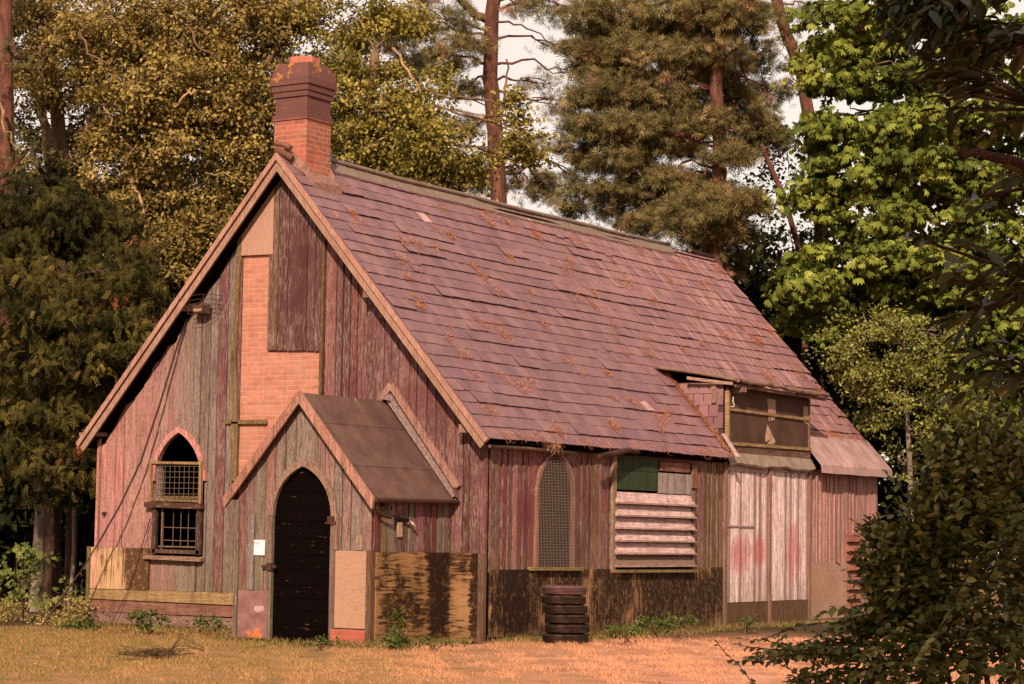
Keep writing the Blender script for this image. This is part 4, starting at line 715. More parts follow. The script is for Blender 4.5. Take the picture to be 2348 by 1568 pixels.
def crown_pts(blobs, per, cs, flat=.5, shell=.55, dens=1.):
    """blobs: (centre, (r_right, r_depth, r_up), weight). Returns leaf positions, outward directions, clump ids"""
    P = []; O = []; I = []; k0 = 0
    fr = np.array([CR[0], CR[1], 0]); fr /= np.linalg.norm(fr); fd = np.array([-fr[1], fr[0], 0])
    for c, r, wt in blobs:
        area = (r[0]*r[2]+r[0]*r[1]+r[1]*r[2])/3*4
        nc = max(3, int(area/(cs*cs)*1.15*wt*dens))
        d = unit(rng.normal(size=(nc, 3))); rad = shell+(1.02-shell)*rng.random(nc)**.6; q = d*rad[:, None]
        cc = c+q[:, :1]*r[0]*fr+q[:, 1:2]*r[1]*fd+q[:, 2:3]*r[2]*np.array([0, 0, 1.])
        out = d[:, :1]*fr+d[:, 1:2]*fd+d[:, 2:3]*np.array([0, 0, 1.])
        sz = cs*rng.uniform(.6, 1.3, nc); nl = (per*rng.uniform(.5, 1.4, nc)).astype(int)
        idx = np.repeat(np.arange(nc), nl); g = rng.normal(size=(len(idx), 3))*.5
        g[:, 2] = g[:, 2]*flat-.25*(g[:, 0]**2+g[:, 1]**2)
        P.append(cc[idx]+g*sz[idx][:, None]); O.append(out[idx]); I.append(idx+k0); k0 += nc
    return np.concatenate(P), np.concatenate(O), np.concatenate(I)
def foliage(name, blobs, tpl, leaf, pal, mat, parent, per=60, cs=.45, flat=.5, shell=.5, dens=1., droop=.3, vary=.25, rare=None, kindstuff=False):
    P, O, I = crown_pts(blobs, per, cs, flat, shell, dens); n = len(P)
    P[:, 2] = np.maximum(P[:, 2], .06)
    A = unit(rng.normal(size=(n, 3))+O*.7+np.array([0, 0, -droop])); Nn = unit(rng.normal(size=(n, 3))*.55+O*.5+np.array([0, 0, .8]))
    pal = np.array(pal); t = rng.random(n); ct = rng.random(I.max()+1)[I]; t = np.clip(.55*ct+.45*t, 0, .999)*(len(pal)-1); i0 = t.astype(int); f_ = (t-i0)[:, None]
    C = pal[i0]*(1-f_)+pal[np.minimum(i0+1, len(pal)-1)]*f_; C = C*(1+vary*(rng.random((n, 1))*2-1))*(1+.2*(rng.random(I.max()+1)[I][:, None]*2-1))
    if rare:
        m = rng.random(I.max()+1)[I] < rare[1]; m &= rng.random(n) < .7; C[m] = np.array(rare[0])*(.7+.6*rng.random((m.sum(), 1)))
    C = np.concatenate([C, np.ones((n, 1))], 1); sz = leaf*rng.uniform(.65, 1.3, n)
    V, F, Cc = scatter(P, A, Nn, sz, C, tpl); return fastmesh(name, V, F, Cc, mat, parent)
M_leaf = leafmat('leaves', .2, .6, .06); M_gloss = leafmat('glossy_leaves', .12, .42, .22); M_needle = leafmat('needles', .1, .75, .08)
BK_pine = bark('pine_bark', (.17, .07, .045), (.055, .026, .020), 11); BK_oak = bark('oak_bark', (.20, .125, .065), (.075, .045, .025), 9); BK_grey = bark('grey_bark', (.26, .20, .16), (.12, .09, .07), 9); BK_dead = bark('dead_branch', (.42, .26, .14), (.26, .15, .08), 12)
BK_yew = bark('yew_bark', (.07, .035, .025), (.03, .016, .012), 9)
def wob(pts, amp, n=5):
    "resample a polyline with small irregular bends"
    pts = [np.array(p, float) for p in pts]; out = []
    for i in range(len(pts)-1):
        for q in range(n): t = q/n; out.append(pts[i]*(1-t)+pts[i+1]*t+(rng.normal(size=3)*amp if (q or i) else 0))
    out.append(pts[-1]); return out
def tree(name, label, cat, trunk, r0, r1, blobs, leaf, pal, tpl, mat, barkm, group=None, limbs=True, extra=(), trunkname='trunk', lr=.32, twigs=2, **kw):
    """trunk: points from the ground up; blobs: (px,py,rx,ry,depth,rd[,weight]) in view units at their own distance"""
    t0 = np.array(trunk[0], float); e = empty(name, (t0[0], t0[1], 0), label, cat, group); f = MB()
    tp = wob(trunk, r0*.05, 4); m = len(tp); rr = [r0+(r1-r0)*i/(m-1) for i in range(m)]; rr[0] = r0*1.35; f.tube(tp, rr, 10)
    B_ = []
    for b in blobs:
        c = at(b[0], b[1], b[4]); s = b[4]/FPX; B_.append((c, (b[2]*s, b[5], b[3]*s), b[6] if len(b) > 6 else 1.))
    if limbs:
        arr = np.array(tp)
        for c, r, wt in B_:
            cand = arr[(arr[:, 2] < c[2]+.2)]; 
            if not len(cand): cand = arr
            dd_ = np.linalg.norm(cand-c, axis=1)-cand[:, 2]*.15; i = int(np.argmin(dd_)); a = cand[i]; ia = int(np.where((arr == a).all(1))[0][0])
            mid = (a+c)/2+np.array((0, 0, .12*np.linalg.norm(c-a)))+rng.normal(size=3)*.12; ra = max(.02, rr[ia]*lr); 
            f.tube(wob([a, mid, c], .05, 4), list(np.linspace(ra, ra*.3, 9)), 6)
            for q in range(twigs):
                o = unit(rng.normal(size=(1, 3)))[0]*np.array([r[0], r[0], r[2]])*.9; f.tube(wob([mid+(c-mid)*rng.random(), c+o*.5, c+o], .05, 3), list(np.linspace(ra*.4, .008, 7)), 5)
    tr = f.build(trunkname, barkm, e)
    for (pts, ra, rb, bm) in extra:
        f = MB(); pp_ = wob([at(*p) for p in pts], .03, 3); f.tube(pp_, list(np.linspace(ra, rb, len(pp_))), 7); f.build('branch', bm, e)
    foliage('crown', B_, tpl, leaf, pal, mat, e, **kw); return e
def ground_pt(px, depth):
    "where a trunk seen at column px stands at that distance"
    p = at(px, 1223, depth); return np.array((p[0], p[1], -.05))
OAKP = [(.075, .055, .018), (.15, .105, .03), (.25, .18, .05), (.35, .26, .095)]
# --- left: tall pine, two oaks, two yews
tree('pine_tree', 'tall reddish pine trunk at the left edge of the view with a dead branch', 'tree', [ground_pt(20, 51), at(20, 700, 51), at(14, 330, 51), at(12, 120, 51), at(8, -120, 51)], .22, .17,
     [(-60, 60, 70, 60, 51, .8, .5), (50, 350, 70, 40, 50.5, .6, .7), (-20, 300, 60, 40, 51, .6), (60, -60, 80, 50, 51, .8, .6), (30, 120, 50, 30, 50, .6, .5)], .15, [(.08, .075, .03), (.14, .12, .05)], 'pine', M_needle, BK_pine,
     extra=[([(0, 235, 50.4), (18, 300, 50.4), (30, 330, 50.4), (45, 345, 50.4)], .035, .012, BK_dead)], per=14, cs=.4, flat=.6, trunkname='trunk')
tree('oak_tree', 'thin crowned oak far left with two bare stems against the sky', 'tree', [ground_pt(155, 55), at(150, 600, 55), at(148, 430, 55), at(135, 300, 55), at(120, 160, 55), at(100, 20, 55)], .27, .12,
     [(70, 100, 110, 80, 55, 1.3, .75), (180, 40, 120, 80, 56, 1.3, .8), (70, 190, 80, 50, 54, 1, .7), (230, 190, 90, 60, 55, 1, .8), (110, 230, 60, 30, 55, .8, .6), (60, 400, 90, 40, 55, 1, .6), (190, 370, 60, 40, 55, .8, .6), (240, 310, 60, 40, 55, .8, .7), (20, 0, 90, 60, 55, 1, .7), (190, 470, 70, 60, 55, .8, .8)], .105, OAKP[:3], 'oak', M_leaf, BK_oak,
     extra=[([(112, 620, 54.5), (110, 420, 54.5), (105, 300, 54.5), (85, 220, 54.5), (95, 100, 54.5)], .14, .08, BK_oak), ([(205, 600, 55), (205, 420, 55), (200, 300, 55), (225, 200, 55), (250, 60, 55)], .15, .07, BK_oak), ([(20, 205, 54), (60, 200, 54), (110, 205, 54)], .07, .03, BK_oak)],
     per=120, cs=.45, shell=.25, dens=1.35, twigs=3)
tree('oak_tree', 'broad golden leaved oak rising behind the left roof slope and chimney', 'tree', [ground_pt(360, 50), at(345, 700, 50), at(320, 520, 50), at(290, 430, 50), at(310, 300, 50), at(380, 120, 50), at(400, -60, 50)], .26, .08,
     [(250, 90, 130, 100, 50, 1.6), (400, 60, 140, 100, 50.5, 1.6), (545, 70, 110, 100, 50.5, 1.5), (620, 20, 100, 60, 51, 1.3, .8), (330, 200, 130, 90, 49, 1.4), (480, 200, 130, 90, 49, 1.5), (590, 230, 90, 90, 49.5, 1.2), (420, 310, 140, 80, 48.8, 1.4), (560, 350, 100, 80, 49.3, 1.2), (300, 330, 100, 70, 49.5, 1.2), (400, 420, 90, 50, 49.3, 1, .8), (520, 440, 80, 60, 49, 1), (420, 560, 120, 70, 48.6, 1.2), (350, 620, 90, 60, 48.4, 1.), (330, 480, 70, 60, 49.3, .9, .8), (250, 430, 90, 60, 49.6, 1, .8), (480, 530, 80, 60, 48.5, .9)],
     .105, OAKP, 'oak', M_leaf, BK_oak, extra=[([(300, 400, 48.9), (325, 470, 48.6), (333, 530, 48.5)], .045, .02, BK_dead), ([(400, 245, 47.4), (425, 225, 47.3), (447, 205, 47.2)], .022, .03, BK_dead), ([(287, 380, 48.6), (305, 345, 48.5), (315, 325, 48.4)], .03, .02, BK_dead), ([(560, 220, 50), (620, 130, 50), (660, 70, 50.2), (680, 10, 50.4)], .10, .06, BK_oak), ([(440, 500, 48), (490, 512, 48), (505, 520, 48)], .012, .008, BK_dead), ([(235, 235, 48.2), (250, 262, 48.1), (258, 290, 48.1)], .02, .01, BK_dead), ([(180, 60, 48.6), (200, 120, 48.4), (250, 150, 48.3)], .03, .015, BK_oak), ([(430, 60, 48.6), (455, 110, 48.4), (500, 130, 48.3), (540, 190, 48.3)], .03, .012, BK_oak), ([(345, 530, 48), (365, 580, 47.8), (370, 640, 47.8)], .02, .01, BK_oak), ([(560, 420, 48.2), (530, 400, 48), (470, 395, 47.9)], .015, .008, BK_dead), ([(260, 560, 48), (300, 500, 48), (310, 440, 48.2)], .02, .012, BK_oak)],
     per=135, cs=.42, shell=.35, dens=1.3, twigs=3)
YEW = [(.012, .013, .004), (.032, .029, .007), (.078, .064, .015), (.17, .12, .03)]
tree('yew_tree', 'dark upper yew between the far left pine and the oak', 'tree', [ground_pt(110, 45), at(110, 900, 45), at(115, 700, 45), at(120, 500, 45)], .28, .12,
     [(110, 480, 110, 55, 45, 1.6), (30, 520, 90, 60, 45, 1.5), (200, 500, 90, 50, 45, 1.4), (240, 590, 110, 60, 44.6, 1.4), (100, 560, 110, 60, 45, 1.5), (20, 620, 100, 60, 45, 1.5), (150, 640, 110, 60, 45.2, 1.4), (60, 430, 60, 30, 45, 1., .8), (280, 500, 50, 40, 45, .9, .8)], .20, YEW[:3], 'yew', M_needle, BK_yew, group=None, per=46, cs=.42, flat=.55, shell=.3, droop=1.2, rare=((.22, .09, .035), .02))
tree('yew_tree', 'spreading yew with rusty dead sprigs overhanging the left corner of the chapel', 'tree', [ground_pt(165, 44), at(165, 1150, 44), at(160, 1000, 43.5), at(150, 750, 42.5), at(140, 600, 42)], .12, .08,
     [(80, 640, 120, 55, 41.2, 1.2), (200, 660, 120, 50, 41, 1.3), (300, 700, 70, 50, 40.8, 1.1), (40, 730, 90, 60, 41.2, 1.3), (150, 750, 110, 55, 40.6, 1.3), (260, 770, 80, 50, 40.6, 1.2), (60, 830, 100, 60, 40.8, 1.2), (170, 850, 90, 50, 40.4, 1.2), (240, 850, 60, 50, 40.8, 1), (30, 930, 80, 50, 41, 1.), (110, 930, 80, 50, 40.6, 1.1), (180, 960, 60, 50, 40.6, 1.), (60, 1030, 80, 45, 40.8, 1.), (140, 1060, 80, 50, 40.4, 1.), (195, 1060, 40, 45, 40.6, .8), (170, 1110, 50, 40, 40.6, .7, .8), (40, 1110, 60, 40, 40.8, .8, .7), (100, 1130, 40, 40, 40.6, .6, .6), (320, 640, 60, 40, 41, 1)],
     .19, YEW, 'yew', M_needle, BK_yew, per=44, cs=.34, flat=.4, shell=.6, dens=.8, droop=1.0, rare=((.36, .11, .045), .014))
# pale trunks under the yews
for (px, r, dep, nm, lb, y1) in ((88, .125, 43.5, 'tree', 'pale grey trunk standing behind the leafy bush at the left edge', 1050), (168, .04, 43, 'tree', 'thin pale sapling trunk in the dark between the grey trunk and the chapel', 1090)):
    e = empty('tree', ground_pt(px, dep), lb, 'tree'); f = MB(); f.tube(wob([ground_pt(px-6, dep), at(px, 1250, dep), at(px+2, 1000, dep), at(px+6, 800, dep)], .02, 3), list(np.linspace(r, r*.75, 10)), 10); f.build('trunk', BK_grey, e)
    s = dep/FPX; foliage('crown', [(at(px-10, 840, dep), (60*s, .5, 50*s), 1.)], 'yew', .2, YEW[:3], M_needle, e, per=20, cs=.35, droop=1)
tree('oak_tree', 'oak with shade put into its dark green leaf colour, seen through the gaps of the golden oak left of the chimney', 'tree', [ground_pt(560, 58), at(570, 700, 58), at(580, 400, 58), at(640, 150, 58), at(660, 0, 58)], .25, .1,
     [(200, 300, 110, 80, 57, 1.2, .7), (330, 150, 120, 100, 57, 1.2, .8), (470, 150, 110, 100, 57.5, 1.2, .8), (600, 150, 90, 90, 57.5, 1.2, .7), (450, 330, 130, 90, 57, 1.2, 1), (600, 330, 100, 90, 57, 1.2, .9), (330, 400, 110, 90, 57, 1.2, 1), (520, 450, 110, 70, 57, 1.2, 1), (760, 150, 90, 60, 57.5, 1.2, .6), (880, 330, 130, 70, 57, 1.2, .9), (760, 300, 70, 70, 57, 1.2, .9), (1000, 290, 80, 60, 57, 1, .7), (60, 150, 90, 70, 58, 1.2, .8), (60, 300, 70, 60, 58, 1.2, .7), (150, 350, 90, 60, 58, 1.2, .8), (30, 30, 90, 60, 58, 1.2, .8), (170, 170, 90, 70, 58, 1.2, .8), (560, 20, 90, 50, 58, 1, .6), (860, 40, 80, 40, 58, 1, .5)],
     .115, [(.03, .03, .008), (.07, .06, .016), (.12, .095, .025)], 'oak', M_leaf, BK_oak, per=95, cs=.45, shell=.2, dens=1.1, twigs=2)  # dark palette: shade behind the front crowns is put into the leaf colour
# --- middle: oak, tall pines
tree('oak_tree', 'green gold oak spreading behind the ridge just right of the chimney', 'tree', [ground_pt(800, 49), at(810, 600, 49), at(820, 420, 49), at(840, 300, 49), at(860, 120, 49)], .24, .10,
     [(800, 40, 130, 50, 50.5, 1.2, .8), (690, 50, 70, 40, 51, 1, .6), (900, 60, 100, 50, 51, 1.2, .7), (820, 140, 110, 60, 50, 1.2, .9), (960, 190, 90, 70, 50, 1.2, .85), (860, 250, 110, 60, 48.5, 1.2), (810, 320, 90, 50, 48, 1.1), (940, 310, 110, 70, 47.8, 1.3), (1030, 360, 90, 50, 47.5, 1.2), (1000, 410, 90, 40, 47.5, 1), (800, 210, 50, 80, 48.6, .9), (1200, 300, 50, 50, 47.5, .8, .75), (1210, 370, 50, 40, 47.5, .8, .8), (1170, 240, 40, 50, 48, .7, .6), (900, 390, 80, 40, 47.8, 1)],
     .105, [(.06, .055, .014), (.14, .115, .026), (.24, .19, .04), (.34, .265, .08)], 'oak', M_leaf, BK_oak, extra=[([(900, 110, 49), (940, 160, 48.6), (965, 215, 48.4)], .03, .025, BK_dead), ([(820, 345, 47.2), (860, 335, 47), (880, 315, 46.8)], .012, .015, BK_dead), ([(830, 265, 48), (870, 250, 47.8), (920, 262, 47.6)], .02, .012, BK_dead)], per=130, cs=.42, shell=.35, dens=1.3, twigs=3)
PINEP = [(.045, .04, .016), (.12, .10, .036), (.21, .165, .062), (.30, .21, .10)]
tree('pine_tree', 'tall pine with a bare orange trunk rising behind the middle of the ridge', 'tree', [ground_pt(1150, 54), at(1145, 700, 54), at(1143, 440, 54), at(1133, 300, 54), at(1124, 180, 54), at(1125, 60, 54), at(1140, -80, 54)], .215, .16,
     [(1000, 40, 100, 40, 53.5, 1.1, .9), (920, 80, 90, 35, 53.5, 1., .8), (1050, 110, 70, 40, 53.5, 1, .9), (980, 140, 90, 30, 53.8, 1, .8), (1220, 10, 80, 25, 54, .9, .6), (1320, 30, 70, 30, 54, .9, .45), (1290, 110, 60, 25, 54, .8, .35), (1230, 190, 60, 20, 54, .7, .35), (1330, 170, 50, 25, 54, .8, .4), (1280, 230, 50, 25, 54, .8, .3), (1060, 200, 60, 30, 54.5, .8, .8), (1250, 430, 70, 35, 55.5, .9, .7), (1320, 400, 40, 25, 55.5, .8, .5), (1070, 390, 70, 50, 55.5, .9, .9), (1080, 290, 60, 30, 54.6, .8, .6), (1200, 410, 70, 30, 55, .8, .5), (1250, 330, 60, 25, 55, .8, .4)],
     .14, PINEP, 'pine', M_needle, BK_pine, extra=[([(1155, 280, 53.8), (1185, 285, 53.5), (1220, 290, 53.3)], .05, .025, BK_pine), ([(1150, 270, 53.7), (1158, 200, 53.6), (1165, 155, 53.6), (1160, 135, 53.6)], .03, .018, BK_oak), ([(1140, 50, 53.7), (1180, 55, 53.6), (1225, 70, 53.6), (1270, 100, 53.6)], .03, .012, BK_pine), ([(1050, -5, 53.6), (1080, 25, 53.8), (1118, 45, 54)], .08, .11, BK_oak), ([(1100, 350, 53.8), (1140, 365, 53.9)], .04, .07, BK_oak)], per=20, cs=.27, flat=.6, shell=.2, dens=1.25, limbs=True, lr=.22, twigs=4, rare=((.30, .14, .09), .12))
tree('pine_tree', 'dense blue green pine behind the far half of the ridge', 'tree', [ground_pt(1640, 49), at(1640, 700, 49), at(1642, 540, 49), at(1650, 340, 49), at(1640, 200, 49), at(1652, 60, 49), at(1660, -60, 49)], .185, .12,
     [(1410, 40, 120, 43, 50.5, 1.1), (1560, 30, 130, 43, 50, 1.3), (1680, 30, 100, 36, 50, 1.2), (1360, 120, 80, 43, 50.5, 1.0), (1480, 130, 130, 43, 49.8, 1.3), (1590, 130, 80, 43, 49.6, 1.0), (1400, 210, 110, 36, 50, 1.1), (1520, 210, 90, 36, 49.8, 1.1), (1370, 290, 90, 32, 50, 1.0), (1450, 290, 100, 36, 49.8, 1.1), (1420, 360, 90, 29, 50, 1.0, .9), (1540, 330, 80, 32, 50.2, 0.9, .9), (1480, 420, 110, 29, 50.2, 1.0, .8), (1370, 440, 80, 22, 50.5, 0.8, .7), (1310, 470, 50, 18, 50.8, 0.7, .5), (1740, 130, 50, 29, 51.5, 0.8, .5), (1770, 210, 60, 29, 51.5, 0.8, .5), (1730, 290, 70, 29, 50.6, 0.8, .65), (1690, 350, 60, 25, 50.6, 0.8, .7), (1620, 440, 80, 25, 49.4, 0.8, 1.1), (1690, 460, 70, 25, 49.4, 0.8, 1.1), (1570, 490, 90, 29, 49.5, 0.8), (1640, 530, 90, 32, 49.5, 0.8), (1690, 240, 70, 40, 50.6, 1, .8), (1650, 160, 60, 40, 50.6, 1, .8), (1600, 60, 90, 60, 50.6, 1, 1), (1330, 220, 50, 30, 50.6, .8, .5), (1330, 350, 60, 28, 50.6, .8, .5), (1450, 480, 90, 35, 50.8, .9, .6), (1760, 300, 60, 35, 51, .9, .6), (1590, 250, 60, 40, 50.8, 1, 1), (1650, 115, 60, 26, 48.7, .5, 1), (1615, 270, 50, 22, 48.7, .5, .9), (1660, 345, 60, 26, 48.7, .5, .9), (1640, 470, 110, 32, 48.4, .6, 1.2), (1610, 520, 90, 28, 48.6, .5, 1), (1640, 20, 90, 40, 48.6, .6, 1), (1560, 290, 70, 40, 50.8, 1, 1), (1600, 590, 100, 29, 49.8, 0.8, .9), (1480, 510, 60, 25, 50, 0.8, .7), (1660, 610, 60, 29, 50, 0.7, .8), (1560, 400, 80, 25, 49.8, 0.8, .8)],
     .14, PINEP, 'pine', M_needle, BK_pine, extra=[([(1615, 400, 49), (1620, 375, 48.9), (1650, 380, 48.9), (1660, 368, 48.9), (1665, 395, 48.9), (1655, 410, 49)], .02, .015, bark('bare_split_wood', (.62, .38, .2), (.45, .26, .13), 12)), ([(1640, 55, 49.4), (1680, 90, 49.2), (1705, 160, 49.2), (1720, 190, 49.2)], .05, .02, BK_pine), ([(1500, 525, 49.4), (1540, 495, 49.6), (1600, 470, 49.8)], .03, .05, BK_pine), ([(1490, 515, 49.6), (1500, 450, 49.6), (1490, 400, 49.8)], .03, .015, BK_pine), ([(1380, 480, 50), (1420, 465, 50), (1480, 430, 50.2)], .015, .03, BK_oak)], per=26, cs=.26, flat=.55, shell=.35, dens=1.75, lr=.25, twigs=3, rare=((.30, .15, .08), .05))
tree('pine_tree', 'curved bare pine trunk between the dense pine and the bright chestnut', 'tree', [ground_pt(1885, 53), at(1885, 700, 53), at(1882, 540, 53), at(1875, 430, 53), at(1858, 290, 53), at(1835, 160, 53), at(1795, 60, 53), at(1770, -40, 53)], .17, .13,
     [(1760, 30, 70, 35, 53, 1, .8), (1850, 10, 70, 25, 53, .9, .6), (1800, 90, 50, 25, 53.4, .8, .5), (1700, -20, 90, 40, 53, 1, .8)], .14, PINEP, 'pine', M_needle, BK_pine, per=13, cs=.4, flat=.4, shell=.1, dens=1.2, lr=.2, extra=[([(1790, 140, 52.8), (1815, 175, 52.8), (1835, 200, 52.8)], .01, .02, BK_oak)])
tree('small_tree', 'small dark leaved tree with a thin leaning stem behind the far verge', 'tree', [ground_pt(1850, 50.5), at(1845, 700, 50.5), at(1828, 560, 50.5), at(1800, 460, 50.5), at(1765, 380, 50.5), at(1745, 330, 50.5)], .075, .05,
     [(1740, 420, 60, 50, 52.5, .9, .6), (1810, 380, 70, 50, 52.5, .9, .9), (1720, 480, 60, 50, 52.5, .9, .8), (1900, 380, 60, 50, 53.5, .9, .9), (1900, 520, 60, 50, 53.5, .9, .9), (1740, 520, 60, 60, 52.5, .9, .8), (1820, 560, 70, 50, 52.5, .9, .9), (1760, 620, 90, 60, 52, 1, 1.1), (1860, 620, 70, 50, 52, 1, .9), (1770, 700, 80, 60, 52, 1, 1.1), (1860, 470, 50, 30, 53, .7, .5)], .11, [(.02, .028, .008), (.045, .055, .014)], 'oak', M_leaf, BK_pine, per=45, cs=.4, shell=.3, dens=.75)
# --- right: chestnut, small thorn, shrubs
CH = [(.03, .042, .010), (.08, .10, .018), (.15, .175, .028), (.26, .27, .055)]
tree('horse_chestnut', 'bright green horse chestnut towering right of the chapel', 'tree', [ground_pt(2240, 48), at(2230, 1000, 48), at(2220, 600, 48), at(2200, 300, 48), at(2180, 60, 48)], .42, .16,
     [(1930, 50, 100, 60, 47.5, 1.3), (2040, 30, 110, 60, 47.5, 1.4), (1920, 150, 80, 60, 47.3, 1.2), (2010, 160, 90, 60, 47, 1.3), (2120, 120, 110, 80, 47.8, 1.4), (1960, 260, 90, 60, 47, 1.2), (1890, 310, 60, 50, 47.5, 1.), (2050, 310, 90, 50, 47, 1.2), (2180, 260, 120, 60, 46.4, 1.4), (2280, 280, 110, 60, 46.4, 1.4), (2100, 370, 110, 50, 46.4, 1.2), (1950, 400, 110, 50, 47, 1.2), (1880, 440, 70, 40, 47.5, 1), (2230, 400, 120, 60, 47.4, 1.3), (2320, 430, 100, 70, 47, 1.3), (2000, 500, 100, 45, 46.8, 1.2), (2120, 490, 120, 60, 46.8, 1.3), (1930, 590, 110, 50, 46.6, 1.2), (2050, 600, 110, 55, 46.6, 1.2), (1850, 650, 80, 40, 47, 1.), (2200, 600, 120, 70, 47, 1.3), (2300, 560, 110, 70, 46.8, 1.3), (2260, 720, 120, 70, 46.8, 1.3), (2320, 850, 100, 80, 46.8, 1.3), (2220, 850, 90, 60, 46.8, 1.2), (2320, 120, 110, 90, 47.6, 1.4), (2200, 30, 110, 60, 47.6, 1.4), (1880, 720, 60, 50, 47, .9), (2250, 960, 90, 60, 46.8, 1), (2400, 700, 110, 160, 47, 1.5), (2420, 300, 110, 160, 47, 1.5), (2160, 690, 90, 60, 47.4, 1)],
     .135, CH, 'chestnut', M_leaf, BK_oak, per=44, cs=.38, flat=.3, shell=.6, dens=.92, droop=.8, lr=.3)
tree('thorn_tree', 'small leaved tree with one thin pale trunk standing just right of the chapel', 'tree', [ground_pt(2095, 45), at(2090, 1180, 45), at(2082, 1000, 45), at(2075, 880, 45), at(2070, 760, 45)], .065, .035,
     [(1990, 740, 90, 50, 44.8, .9), (2080, 760, 70, 50, 44.8, .9), (1930, 790, 60, 45, 44.9, .8), (2020, 830, 80, 50, 44.6, .9), (2110, 850, 80, 50, 44.8, .9), (1960, 870, 60, 45, 44.8, .8), (2050, 910, 90, 50, 44.8, .9), (2140, 930, 60, 45, 45, .8, .8), (1990, 960, 50, 40, 45, .7, .8), (2120, 1000, 60, 40, 45.2, .7, .6), (2160, 770, 50, 50, 45, .8, .8), (2060, 1050, 30, 40, 45, .5, .5)],
     .075, [(.06, .07, .015), (.12, .125, .025), (.19, .19, .04), (.29, .27, .08)], 'oak', M_gloss, BK_grey, per=75, cs=.33, shell=.35, dens=.95, twigs=3)
# wood closing off the distance
fr = np.array([CR[0], CR[1], 0.]); fr /= np.linalg.norm(fr)
def wood_mass(label, cols, ytop, d0, d1, n):
    bl = []
    for i in range(n):
        px = rng.uniform(*cols); dep = rng.uniform(d0, d1); top = ytop(px); py = rng.uniform(top, 1230); s = dep/FPX
        bl.append((at(px, py, dep), (85*s, 1.2, 75*s), 1.))
    o = foliage('dense_wood', bl, 'oak', .26, [(.010, .012, .004), (.022, .024, .008), (.035, .035, .011)], M_leaf, None, per=45, cs=.7, shell=.0, dens=.9); return tag(o, label, 'wood', kind='stuff')  # palette kept near black: the wood's deep shade is put into the leaves
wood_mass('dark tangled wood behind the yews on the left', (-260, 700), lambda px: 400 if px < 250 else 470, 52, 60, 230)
wood_mass('undergrowth coloured near black for shade, closing the gap below the yews', (-350, 420), lambda px: 960, 46.5, 50, 110)
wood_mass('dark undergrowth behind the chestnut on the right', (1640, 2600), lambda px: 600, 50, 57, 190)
# --- bushes near the ground on the left
GRN_ = [(.07, .085, .018), (.13, .15, .035), (.20, .21, .06)]
def bush(name, label, cat, blobs, leaf, pal, tpl, per, cs, group=None, stems=6, mat=None, **kw):
    B_ = [(at(b[0], b[1], b[4]), (b[2]*b[4]/FPX, b[5], b[3]*b[4]/FPX), 1.) for b in blobs]; c0 = sum(b[0] for b in B_)/len(B_); e = empty(name, (c0[0], c0[1], 0), label, cat, group)
    f = MB()
    for i in range(stems):
        b = B_[i % len(B_)]; t_ = b[0]+rng.normal(size=3)*.3*np.array([b[1][0], b[1][0], b[1][2]]); f.tube(wob([(c0[0]+rng.normal()*.05, c0[1]+rng.normal()*.05, -.02), ((c0[0]+t_[0])/2, (c0[1]+t_[1])/2, t_[2]*.6), t_], .015, 3), list(np.linspace(.012, .004, 7)), 5)
    f.build('stems', BK_oak, e); foliage('foliage', B_, tpl, leaf, pal, mat or M_leaf, e, per=per, cs=cs, **kw); return e
bush('elder_bush', 'leafy pale green bush at the left edge in front of the grey trunk', 'bush', [(30, 1290, 60, 40, 38.5, .4), (90, 1300, 40, 35, 38.5, .35), (20, 1350, 60, 40, 38.3, .45), (80, 1370, 45, 35, 38.2, .4), (60, 1255, 30, 15, 38.6, .3)], .12, GRN_, 'elder', 10, .24, droop=.4, stems=12)
bush('wild_plant', 'small leafy plant in the grass just left of the chapel corner', 'plant', [(155, 1340, 28, 22, 37, .25), (190, 1360, 22, 18, 36.6, .2), (160, 1375, 30, 16, 36.6, .25)], .075, GRN_, 'elder', 9, .18)
# rough growth at far left foot (too dense to count)
bl = [(at(px, 1400+rng.uniform(-20, 25), d), (35*d/FPX, .4, 14*d/FPX), 1.) for px, d in [(rng.uniform(-40, 212), rng.uniform(35.3, 37.5)) for _ in range(20)]]
tag(foliage('ground_cover', bl, 'oak', .055, [(.14, .11, .03), (.25, .19, .06), (.34, .24, .10)], M_leaf, None, per=26, cs=.2, dens=.8), 'low tangle of weeds and dry grass at the left foot of the chapel', 'ground cover', kind='stuff')
WD = [(.035, .05, .012), (.07, .09, .02), (.12, .14, .035)]
for (px, py, dep, rx, ry, lf, lb) in ((345, 1420, 33.9, 34, 14, .06, 'dark weed against the plinth below the arched window'), (485, 1428, 33.3, 30, 9, .05, 'low weed at the plinth just left of the porch'), (180, 1440, 34.5, 30, 14, .06, 'shaded weed clump near the fallen cable end'), (740, 1473, 30.3, 28, 5, .04, 'thin weed line at the door threshold'), (908, 1440, 30.3, 14, 26, .05, 'upright nettle in front of the blackened plywood'), (905, 1470, 30.1, 34, 8, .045, 'creeping weed along the foot of the blackened plywood'), (1000, 1473, 30.2, 36, 6, .04, 'weed at the right foot of the blackened plywood'), (1500, 1430, 34, 40, 11, .055, 'weed patch at the wall under the louvred opening'), (1430, 1448, 32.8, 40, 7, .045, 'low weeds just right of the tyre stack'), (1560, 1422, 35.5, 26, 8, .05, 'weed at the wall left of the double doors'), (1715, 1422, 37.2, 22, 6, .045, 'weed at the foot of the left door leaf'), (1975, 1424, 41, 30, 10, .06, 'weed at the foot of the slatted panel')):
    bush('weed', lb, 'weed', [(px, py-ry*.25, rx*1.25, ry*1.35, dep, .2)], lf, WD, 'ovate', 20, .12, group='weeds along the foot of the walls', stems=4, dens=1.4)
